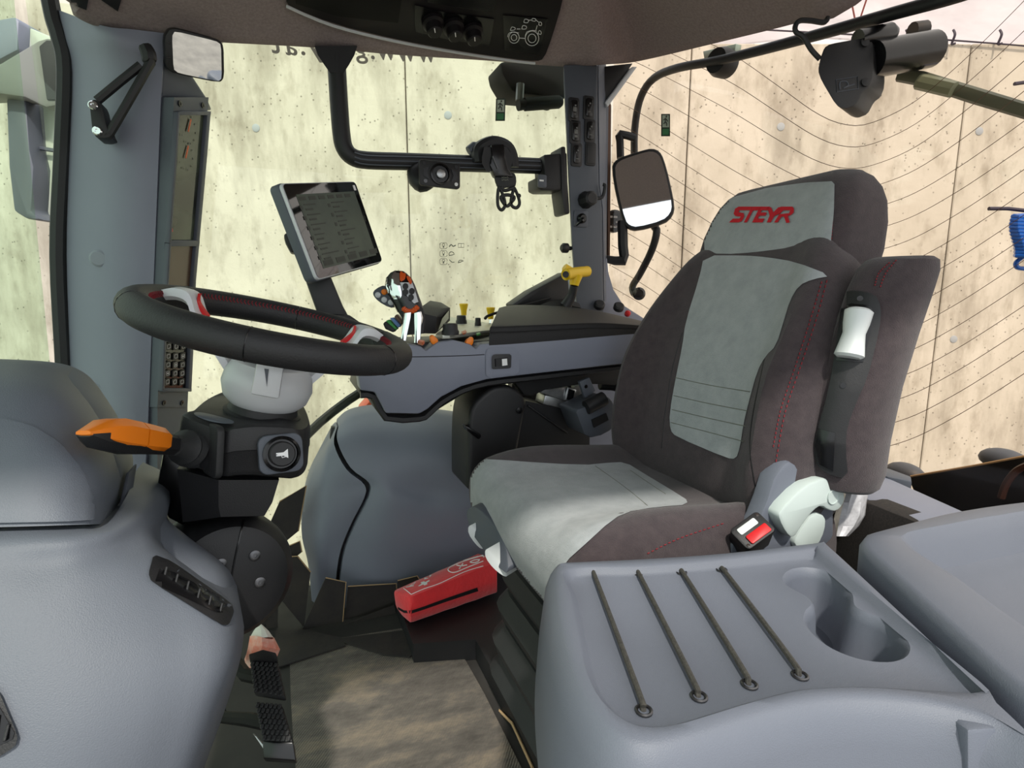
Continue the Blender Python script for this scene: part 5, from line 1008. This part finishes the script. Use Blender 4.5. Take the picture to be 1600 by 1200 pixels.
b = MB(); b.prism([C(x, y, v=1.16) for x, y in ((443, 366), (452, 362), (468, 395), (455, 395), (446, 378))], (0, .05, 0), .004); part('rear_knob', b, BLK, mo)
b = MB(); b.prism([C(x, y, v=1.17) for x, y in ((478, 438), (517, 432), (536, 478), (548, 500), (520, 528), (500, 500))], (0, .03, 0), .004); part('arm', b, BLK, mo)
b = MB(); b.prism([C(x, y, v=1.16) for x, y in ((500, 490), (546, 492), (600, 530), (640, 545), (600, 575), (545, 540))], (0, .035, 0), .004); part('arm_foot', b, BLK, mo)
# ================= monitor rail on the side window
S2 = lambda x, y: (400+x*.35, y*.35)
rl_ = thing('monitor_rail', 'black bent monitor rail in front of the side window', 'rail', C(*S2(355, 760), v=1.46))
path = [(358, 250), (362, 320), (372, 480), (382, 600), (395, 660), (430, 700), (500, 716), (700, 722), (1000, 732), (1290, 742)]
b = MB(); b.tube([C(*S2(x, y), v=1.46) for x, y in path], .0215, 12, 4, xh=(0, 1, 0)); rb = part('bar', b, BLK, rl_)
rbt = bvh([rb])
for dy in (-22, -2, 18):
    b = MB(); dline(b, [S2(x, y+dy) for x, y in ((440, 702), (500, 716), (700, 722), (1000, 732), (1270, 742))], rbt, .002, 5, 3, .0); part('groove_rib', b, GREYD, rl_)
b = MB(); b.loft([[C(*S2(xa, y), v=1.44), C(*S2(xb, y), v=1.44), C(*S2(xb, y), v=1.50), C(*S2(xa, y), v=1.50)] for y, xa, xb in ((205, 262, 452), (245, 275, 440), (290, 305, 415), (325, 330, 392))]); part('top_flange', b, BLK, rl_, ang=40)
b = MB(); b.prism([C(*S2(x, y), v=1.425) for x, y in ((1285, 690), (1390, 680), (1395, 850), (1280, 850), (1258, 840), (1256, 790), (1290, 785))], (0, .07, 0), .005); part('end_clamp', b, BLK, rl_)
b = MB(); b.prism([C(*S2(x, y), v=1.42) for x, y in ((1360, 655), (1384, 650), (1404, 955), (1378, 955), (1365, 860))], (0, .07, 0), .006); part('mounting_plate', b, BLK, rl_)
b = MB(); b.flat(frame(C(*S2(1275, 810), v=1.42), (0, -1, 0), (1, 0, 0)), rrect(.026, .034, .005, 3), .006, .001); us = part('usb_socket', b, GREYD, rl_)
b = MB(); b.box(C(*S2(1275, 806), v=1.412), (.012, .002, .004)); part('usb_symbol', b, WPRT, us)
bm_ = thing('ball_mount', 'black rectangular ball mount plate clamped to the monitor rail', 'mount', C(*S2(815, 830), v=1.42))
Mb = frame(C(*S2(817, 782), v=1.40), (.05, -1, .02), (1, 0, -.02))
b = MB(); b.flat(Mb, rrect(.106, .062, .008, 3), .010, .003); pm = part('plate', b, BLK, bm_)
b = MB(); b.lathe([(.026, .010), (.026, .015), (.022, .016), (.020, .012), (0, .012)], Mb.translation, -Mb.col[1].to_3d() if 0 else (.05, -1, .02), 28); part('ball_ring', b, BLKG, pm)
b = MB(); b.lathe([(.011, .012), (.011, .018), (.009, .019), (0, .019)], Mb.translation, (.05, -1, .02), 18); part('bolt_head', b, STL, pm)
for x, y, m_ in ((-.042, .022, BLKG), (.042, .022, BLKG), (-.038, -.020, SCR), (.042, -.020, WPRT)):
    b = MB(); b.lathe([(.0045, .0101), (.0045, .0112), (0, .0112)], Mb @ V(x, y, 0), (.05, -1, .02), 12); part('screw_hole', b, m_, pm)
for sx in (-1, 1):
    b = MB(); b.flat(Mb @ Matrix.Translation((sx*.036, 0, .010)), [(-.008*sx, .016), (.008*sx, .008), (.008*sx, -.008), (-.008*sx, -.016), (-.002*sx, 0)], .002); part('rib', b, BLKG, pm)
b = MB(); b.tube([C(*S2(760, 740), v=1.45), C(*S2(715, 780), v=1.44), C(*S2(740, 820), v=1.42), C(*S2(790, 800), v=1.41)], [.018, .024, .022, .016], 12, 4); part('clamp', b, BLK, bm_)
ph = thing('phone_holder', 'black rubber phone holder strap clamped on the monitor rail', 'phone holder', C(*S2(1110, 940), v=1.41))
Sp = lambda x, y: (620+x*.175, 210+y*.175)
b = MB(); b.tube([C(*Sp(x, y), v=1.44) for x, y in ((735, 250), (730, 150), (800, 95), (890, 80), (980, 120), (1020, 200), (1030, 300))], .019, 10, 4); part('clamp_ring', b, BLK, ph)
b = MB(); b.loft([[C(*Sp(xl, y), v=1.40), C(*Sp(xr, y), v=1.40), C(*Sp(xr, y), v=1.46), C(*Sp(xl, y), v=1.46)] for y, xl, xr in ((110, 780, 980), (200, 760, 1040), (260, 760, 1030), (330, 800, 1010))]); part('clamp_block', b, BLK, ph)
b = MB(); b.tube([C(*Sp(640, 150), v=1.45), C(*Sp(700, 110), v=1.45), C(*Sp(740, 85), v=1.45)], [.012, .014, .006], 10); part('clamp_screw', b, GREYD, ph)
b = MB(); b.prism([C(*Sp(x, y), v=1.395) for x, y in ((840, 90), (960, 80), (975, 200), (1000, 300), (1050, 380), (880, 380), (830, 270), (850, 180))], (0, .025, 0), .005); part('arm', b, BLKG, ph)
b = MB(); b.tube([C(*Sp(x, y), v=1.393) for x, y in ((855, 195), (880, 260), (900, 305))], .0022, 6); part('arm_highlight_edge', b, SCR, ph)
b = MB(); b.prism([C(*Sp(p.x, p.y), v=1.40) for p in chk([(880, 340, 0), (1050, 330, 0), (1075, 400, 0), (1060, 480, 0), (1000, 470, 0), (960, 480, 0), (910, 480, 0), (880, 400, 0)], 1)], (0, .012, 0), .003); part('strap_pad', b, RUB, ph)
for l in (((910, 480), (900, 560), (905, 640), (935, 675), (965, 640), (960, 580), (930, 500)), ((1050, 480), (1085, 560), (1095, 620), (1070, 655), (1030, 640), (1020, 590), (1040, 500)), ((930, 560), (985, 540), (1050, 560), (1020, 610), (985, 640), (950, 610)), ((925, 475), (960, 500), (1010, 490), (1050, 470))):
    b = MB(); b.tube([C(*Sp(x, y), v=1.40) for x, y in l], .0046, 6, 4, closed=len(l) > 5); part('strap_loop', b, RUB, ph)
b = MB(); b.ball(C(*Sp(1090, 548), v=1.40), .006, n=10); part('strap_tab', b, RUB, ph)
for t_, x, y, s_ in (('MINI', 962, 386, .011), ('CIRCUITS', 962, 408, .008)):
    b = MB(); 
    for i in range(4): b.box(C(*Sp(940+i*16, y-(i % 2)*6), v=1.397), (.0012, .001, .004)); b.box(C(*Sp(946+i*16, y), v=1.397), (.003, .001, .0012))
    q = part('print_mark', b, GPRT, ph); q['kind'] = 'stuff'
# front lens of a work light and wiper outside the side window
wm = thing('side_wiper', 'black wiper motor cover with pivot arm outside the top of the side window', 'wiper', C(*S2(1260, 460), v=1.66))
b = MB(); b.prism([C(*S2(p.x, p.y), v=1.66) for p in chk([(1088, 270, 0), (1100, 330, 0), (1150, 415, 0), (1300, 430, 0), (1385, 450, 0), (1390, 260, 0)], 1, True, .12)], (0, .12, 0), .01); part('cover', b, MATB, wm)
b = MB(); b.tube([C(*S2(1170, 468), v=1.65), C(*S2(1195, 466), v=1.65), C(*S2(1200, 466), v=1.65), C(*S2(1350, 455), v=1.65), C(*S2(1365, 455), v=1.65)], [.018, .016, .020, .020, .013], 12); part('pivot_arm', b, MATB, wm)
b = MB(); b.tube([C(*S2(1180, 375), v=1.65), C(*S2(1176, 450), v=1.65)], .013, 10); part('pivot_bolt', b, SCR, wm)
# ================= triangular hook bracket on the front pillar
hk = thing('hook_bracket', 'black triangular hook bracket with two screws on the front pillar', 'bracket', C(152, 213, v=1.40))
T3 = lambda x, y: (x/3, y/3)
hv = 1.37
b = MB(); b.prism([C(*T3(p.x, p.y), v=hv) for p in chk([(418, 480, 0), (440, 465, 0), (470, 475, 0), (505, 610, 0), (520, 640, 0), (490, 648, 0), (450, 645, 0), (432, 610, 0)], 1, True, .15)], (0, .05, 0), .003); part('foot', b, BLK, hk)
b = MB(); b.tube([C(*T3(x, y), v=hv+.008) for x, y in ((455, 472), (560, 385), (660, 305))], .0085, 8); part('upper_arm', b, BLK, hk)
b = MB(); b.tube([C(*T3(x, y), v=hv+.008) for x, y in ((500, 640), (535, 590), (690, 320), (700, 285), (695, 250), (678, 215))], [.009, .0085, .0085, .013, .014, .012], 8, 3); part('lower_arm', b, BLK, hk)
for x, y in ((437, 495), (457, 615)):
    b = MB(); b.lathe([(.0085, 0), (.0085, .003), (.0065, .005), (.0035, .005), (.0035, .002), (0, .002)], C(*T3(x, y), v=hv), (0, -1, 0), 16); part('screw', b, CHR, hk)
# ================= interior mirror
im = thing('interior_mirror', 'small rectangular black interior mirror under the roof lining at the top left', 'mirror', C(300, 128, v=1.26))
Z1 = lambda x, y: (x*.225, y*.225)
IC = C(*Z1(1350, 385), d=1.16); inn = (-(IC-EYE).normalized()+V(.16, 0, -.10)).normalized()
def ipl(x, y, o=0): k = ray(*Z1(x, y)); t_ = (IC+inn*o-EYE).dot(inn)/k.dot(inn); return EYE+k*t_
b = MB(); b.prism([ipl(p.x, p.y) for p in chk([(1140, 260, 0), (1175, 200, 0), (1230, 196, 0), (1520, 275, 0), (1555, 310, 0), (1560, 540, 0), (1530, 578, 0), (1210, 512, 0), (1150, 470, 0)], 1, True, .18)], -inn*.03, .005); part('housing', b, BLK, im)
b = MB(); b.prism([ipl(p.x, p.y, .0025) for p in chk([(1195, 250, 0), (1215, 216, 0), (1500, 285, 0), (1535, 310, 0), (1540, 545, 0), (1515, 565, 0), (1240, 508, 0), (1205, 480, 0)], 1, True, .15)], -inn*.002); part('mirror_glass', b, MIR, im)
for y in (297, 397):
    b = MB(); b.tube([ipl(1155, y, .002), ipl(1185, y+2, .002)], .0012, 5); part('clip_slot', b, BLKG, im)
b = MB(); b.tube([C(*Z1(1130, 350), d=1.2), C(*Z1(1050, 320), d=1.24), C(*Z1(960, 290), d=1.28)], .014, 10, 3); part('arm', b, BLK, im)
# ================= exterior mirror beyond the windscreen
em = thing('exterior_mirror', 'large grey two-part exterior mirror outside at the left edge', 'mirror', C(50, 346, d=1.6))
b = MB(); b.prism([C(x, y, d=1.62) for x, y in ((-60, 45), (0, 29), (22, 25), (29, 32), (27, 78), (0, 92), (-60, 110))], _h*.10, .012); part('upper_housing', b, GREY, em)
b = MB(); b.prism([C(x, y, d=1.66) for x, y in ((30, 36), (82, 58), (84, 90), (30, 90))], _h*.02, .006); part('upper_glass', b, mat('pale_mirror', (196, 202, 190), .2, .2), em)
b = MB(); b.prism([C(x, y, d=1.58) for x, y in ((-80, 130), (0, 97), (58, 62), (72, 58), (100, 60), (104, 162), (70, 168), (37, 152), (0, 147), (-80, 150))], _h*.08, .012); part('arm', b, mat('arm_grey', (112, 114, 108), .5), em)
b = MB(); b.prism([C(x, y, d=1.575) for x, y in ((60, 72), (72, 62), (100, 64), (104, 156), (72, 156))], _h*.02, .004); part('arm_gasket', b, RUB, em)
b = MB(); b.prism([C(x, y, d=1.62) for x, y in ((8, 152), (40, 154), (46, 235), (52, 260), (50, 300), (48, 330), (66, 344), (40, 342), (20, 330), (12, 260))], _h*.10, .010); part('lower_housing', b, GREYD, em)
b = MB(); b.prism([C(x, y, d=1.68) for x, y in ((38, 156), (92, 164), (92, 345), (66, 345), (48, 330))], _h*.02, .004); part('lower_glass', b, MATS['pale_mirror'], em)
b = MB(); b.tube([C(46, 229, d=1.66), C(90, 236, d=1.66)], .006, 6); part('divider', b, GREYD, em)
# ================= rear window bar, mirror and wiper motor
UR = 1.06
rbv = thing('window_handle_bar', 'bent black tubular handle bar of the rear window with knob at its end', 'handle bar', C(990, 460, u=UR))
b = MB(); b.tube([C(x, y, u=UR) for x, y in ((1620, -50), (1500, -8), (1400, 20), (1250, 62), (1130, 93), (1060, 106), (1022, 122), (1002, 150), (993, 190), (991, 235), (995, 300), (1020, 350), (1026, 362), (1018, 392), (1000, 428), (989, 446), (990, 458), (996, 460))], .0115, 12, 4); part('tube', b, BLK, rbv)
b = MB(); b.lathe([(.008, -.012), (.020, -.010), (.021, .006), (.014, .014), (0, .015)], C(998, 459, u=UR), (-.4, -.8, 0), 18); part('end_knob', b, BLKG, rbv)
b = MB(); b.lathe([(.014, -.03), (.034, -.03), (.036, .0), (.03, .02), (0, .02)], C(1126, 97, u=UR+.02), (-1, -.2, 0), 24); part('hinge_clamp', b, BLK, rbv)
b = MB(); b.prism([C(x, y, u=UR+.05) for x, y in ((1098, 80), (1150, 68), (1148, 80), (1100, 92))], (.02, 0, 0), .002); part('hinge_plate', b, mat('green_tint', (150, 164, 150), .3), rbv)
mr = thing('rear_mirror', 'large black framed mirror between rear pillar and seat back', 'mirror', C(1000, 360, u=1.0))
S7b = lambda x, y: (860+x*.3, 130+y*.3)
out_ = [(318, 440), (330, 405), (365, 382), (470, 348), (530, 334), (570, 350), (592, 390), (622, 500), (650, 640), (640, 690), (595, 730), (450, 768), (405, 758), (380, 730), (340, 580)]
MC = C(*S7b(485, 550), d=1.62); mnn = (-(MC-EYE).normalized()+V(-.05, -.15, .42).normalized()*.235).normalized()
def onpl(x, y, o=0): k = ray(x, y); t_ = (MC+mnn*o-EYE).dot(mnn)/k.dot(mnn); return EYE+k*t_
b = MB(); b.prism([onpl(*S7b(p.x, p.y)) for p in chk([q+(0,) for q in out_], 1)], -mnn*.03, .008); part('frame', b, BLK, mr)
cx, cy = 485, 552
b = MB(); b.prism([onpl(*S7b(cx+(p.x-cx)*.90, cy+(p.y-cy)*.915), .002) for p in chk([q+(0,) for q in out_], 1)], -mnn*.004); part('mirror_glass', b, MIR, mr)
b = MB(); b.tube([C(*S7b(x, y), d=1.66) for x, y in ((365, 390), (362, 300), (362, 265), (440, 285))], .012, 8, 2); part('upper_bracket', b, BLK, mr)
b = MB(); b.tube([C(*S7b(x, y), d=1.66) for x, y in ((375, 720), (378, 850), (378, 925), (290, 915))], [.016, .016, .016, .011], 8, 2); part('lower_bracket', b, BLK, mr)
rd = thing('rear_lamp_reflector', 'round ribbed lamp partly hidden behind the rear mirror', 'lamp', C(956, 350, v=1.6)); b = MB(); b.lathe([(.036, 0), (.036, .02), (.03, .024), (0, .024)], C(*S7b(326, 722), v=1.6), (-.3, -1, 0), 20); part('rim', b, BLK, rd)
for k in range(6):
    b = MB(); a = k*math.pi/3; b.box(C(*S7b(326, 722), v=1.574)+V(math.cos(a)*.018, 0, math.sin(a)*.018), (.012, .004, .006)); part('lens_rib', b, SILV, rd)
# wiper motor
wp = thing('rear_wiper_motor', 'black rear wiper motor housing with cable at the top right', 'wiper motor', C(1310, 165, u=1.08))
S6w = lambda x, y: (1200+x*.25, y*.25)
DW = 1.02
def wd(l, d_): return [C(*S6w(p[0], p[1]), d=d_) for p in l]
front = [(p.x, p.y) for p in chk([(310, 440, 0), (325, 360, 0), (350, 295, 0), (385, 272, 0), (560, 240, 0), (630, 240, 0), (662, 280, 0), (658, 480, 0), (632, 545, 0), (590, 575, 0), (548, 655, 0), (480, 682, 0), (425, 660, 0), (330, 500, 0)], 1, True, .18)]
b = MB(); b.prism(wd(front, DW), _f*.05+_r*.055+V(0, 0, .006), .006); part('gear_housing', b, BLK, wp)
b = MB(); A, B = C(*S6w(640, 375), d=DW+.02), C(*S6w(1030, 305), d=DW+.05); ax_ = (B-A); b.tube([A, A.lerp(B, .9), A.lerp(B, .97), B, B+ax_*.02], [.0335, .0335, .0335, .030, .022], 24); part('motor_can', b, BLKG, wp)
b = MB(); b.tube([C(*S6w(560, 250), d=DW+.01), C(*S6w(760, 205), d=DW+.015), C(*S6w(800, 205), d=DW+.015)], [.018, .018, .010], 14); part('upper_bulge', b, BLKG, wp)
b = MB(); b.tube([C(*S6w(900, 200), d=DW+.07), C(*S6w(980, 190), d=DW+.07)], .018, 12); part('end_cap', b, BLK, wp)
for x, y in ((603, 268), (606, 517)):
    b = MB(); b.lathe([(.008, 0), (.008, .003), (0, .004)], C(*S6w(x, y), d=DW), -_f, 14); part('screw', b, BLK, wp)
b = MB(); b.tube([C(*S6w(x, y), d=DW+.02) for x, y in ((325, 370), (270, 310), (220, 230), (175, 200), (172, 160), (200, 130), (270, 130), (350, 140), (375, 110))], .0048, 8, 5); part('cable', b, BLK, wp)
b = MB(); b.tube([C(*S6w(x, y), d=DW-.0005) for x, y in ((425, 500), (560, 478), (565, 555), (430, 575))], .0008, 4, closed=True); b.tube([C(*S6w(x, y), d=DW-.0005) for x, y in ((450, 560), (450, 515), (490, 510), (500, 535), (470, 550), (540, 525))], .0012, 4, 3); part('cast_mark', b, GREYD, wp)
wa_ = thing('rear_wiper', 'grey-green rear wiper arm outside the glass, running to the right edge', 'wiper arm', C(1520, 160, u=1.2))
b = MB(); b.tube([C(*S6w(x, y), u=1.19) for x, y in ((820, 470), (950, 490), (1300, 600), (1600, 690), (1900, 780))], [.012, .013, .013, .012, .011], 8, flat=.6); part('arm', b, mat('arm_green', (96, 104, 92), .4), wa_)
b = MB(); b.tube([C(*S6w(x, y), u=1.18) for x, y in ((940, 510), (1160, 560))], .014, 8, flat=.7); part('sleeve', b, mat('sleeve_green', (138, 148, 128), .4), wa_)
bh = thing('coiled_air_hose', 'coiled blue air hose hanging at the right edge outside the rear window', 'hose', C(1595, 420, d=1.5))
b = MB(); pts = [C(1603+20*math.cos(k*.7)-4*math.sin(k*.05), 335+k*.62, d=1.5+.03*math.sin(k*.7)) for k in range(110)]; b.tube(pts, .006, 7); b.tube([C(x, y, d=1.5) for x, y in ((1600, 400), (1588, 410), (1590, 418), (1602, 420))], .006, 7, 4); part('coil', b, BLUH, bh)
b = MB(); b.tube([C(1545, 326, d=1.5), C(1575, 326, d=1.5), C(1620, 331, d=1.5)], .0052, 7); part('hanger', b, PUR, bh)
b = MB(); b.tube([C(1585, 131, d=1.5), C(1620, 126, d=1.5)], .005, 6); solo('thin_rod', b, PUR, 'short dark rod end poking in at the right edge above the wiper arm', 'rod')
lines = MB(); lines.tube([W(1325, 55)-_h*.1, W(1318, 20)-_h*.1, W(1330, 5)-_h*.1], .006, 5); lines.tube([W(1300, 58)-_h*.1, W(1330, 40)-_h*.1, W(1340, 10)-_h*.1], .006, 5)
solo('red_rope', lines, mat('rope', (120, 58, 52), .8), 'tangled dark red rope above the wiper motor cable', 'rope')
# ================= rear ledge and black rear hood outside
rg_ = thing('rear_ledge', 'grey rear ledge below the rear window, right of the folded armrest', 'ledge', C(1440, 800, u=.98))
R4 = lambda x, y: (1300+x*.2, 640+y*.2)
zl = .50
b = MB(); b.prism([C(*R4(x, y), z=zl) for x, y in ((100, 380), (430, 520), (1040, 790), (1240, 880), (900, 970), (660, 868), (270, 690), (60, 600))], (0, 0, -.10), .008); part('top', b, GREY, rg_)
b = MB(); b.prism([C(*R4(x, y), z=zl+.004) for x, y in ((460, 462), (620, 520), (625, 560), (440, 525), (300, 470), (320, 430))], (0, 0, -.06), .004); part('seal', b, GREYD, rg_)
rh = thing('rear_hood', 'black rear hood outside the rear window at the right edge', 'hood', C(1500, 760, d=1.25))
b = MB(); b.prism([C(*R4(x, y), u=1.20) for x, y in ((610, 522), (1100, 440), (1500, 366), (2200, 240), (2200, 1000), (1030, 840), (640, 650), (590, 540))], (.25, 0, 0), .004); part('shell', b, mat('hood_black', (10, 10, 11), .6, spec=.2), rh)
b = MB(); b.tube([C(*R4(x, y), u=1.19) for x, y in ((615, 522), (1100, 440), (1500, 366), (2000, 275))], .0022, 5); part('bright_edge', b, TAN, rh)
b = MB(); b.tube([C(*R4(x, y), u=1.17) for x, y in ((1320, 690), (1360, 580), (1440, 480), (1540, 430))], .006, 7, 4); part('curved_pipe', b, mat('pipe_dark', (58, 34, 26), .4), rh)
for x, y, lb in ((570, 490, 'rounded grey bump beside the rear hood corner, nearer the seat'), (1340, 392, 'rounded grey bump behind the rear hood, nearer the right edge')):
    b = MB(); b.ball(C(*R4(x, y), u=1.30), .028, (1, 1.5, .8)); part('lamp_bump', b, GREYD, rh)
dk = MB(); dk.prism([C(*R4(x, y), u=.90) for x, y in ((-100, 700), (290, 730), (640, 870), (900, 1000), (900, 1700), (-100, 1700))], (.05, 0, 0), .003); solo('rear_wall_panel', dk, mat('dark_speckle', (26, 25, 25), .9, var=(300, (48, 42, 38))), 'dark speckled panel below the rear ledge behind the plastic bag', 'panel')
# red mudguard and strut seen through the lower side window
rm = thing('outer_mudguard', 'red mudguard piece with black strut outside the lower side window', 'mudguard', C(575, 650, v=1.8))
b = MB(); b.prism([C(x, y, v=1.9) for x, y in ((566, 640), (585, 618), (640, 618), (640, 660), (560, 660))], (0, .1, 0), .004); part('red_panel', b, mat('red_orange', (236, 92, 60), .4), rm)
b = MB(); b.tube([C(x, y, v=1.72) for x, y in ((470, 690), (500, 660), (545, 625), (600, 590))], .014, 8, 2); part('strut', b, BLK, rm)
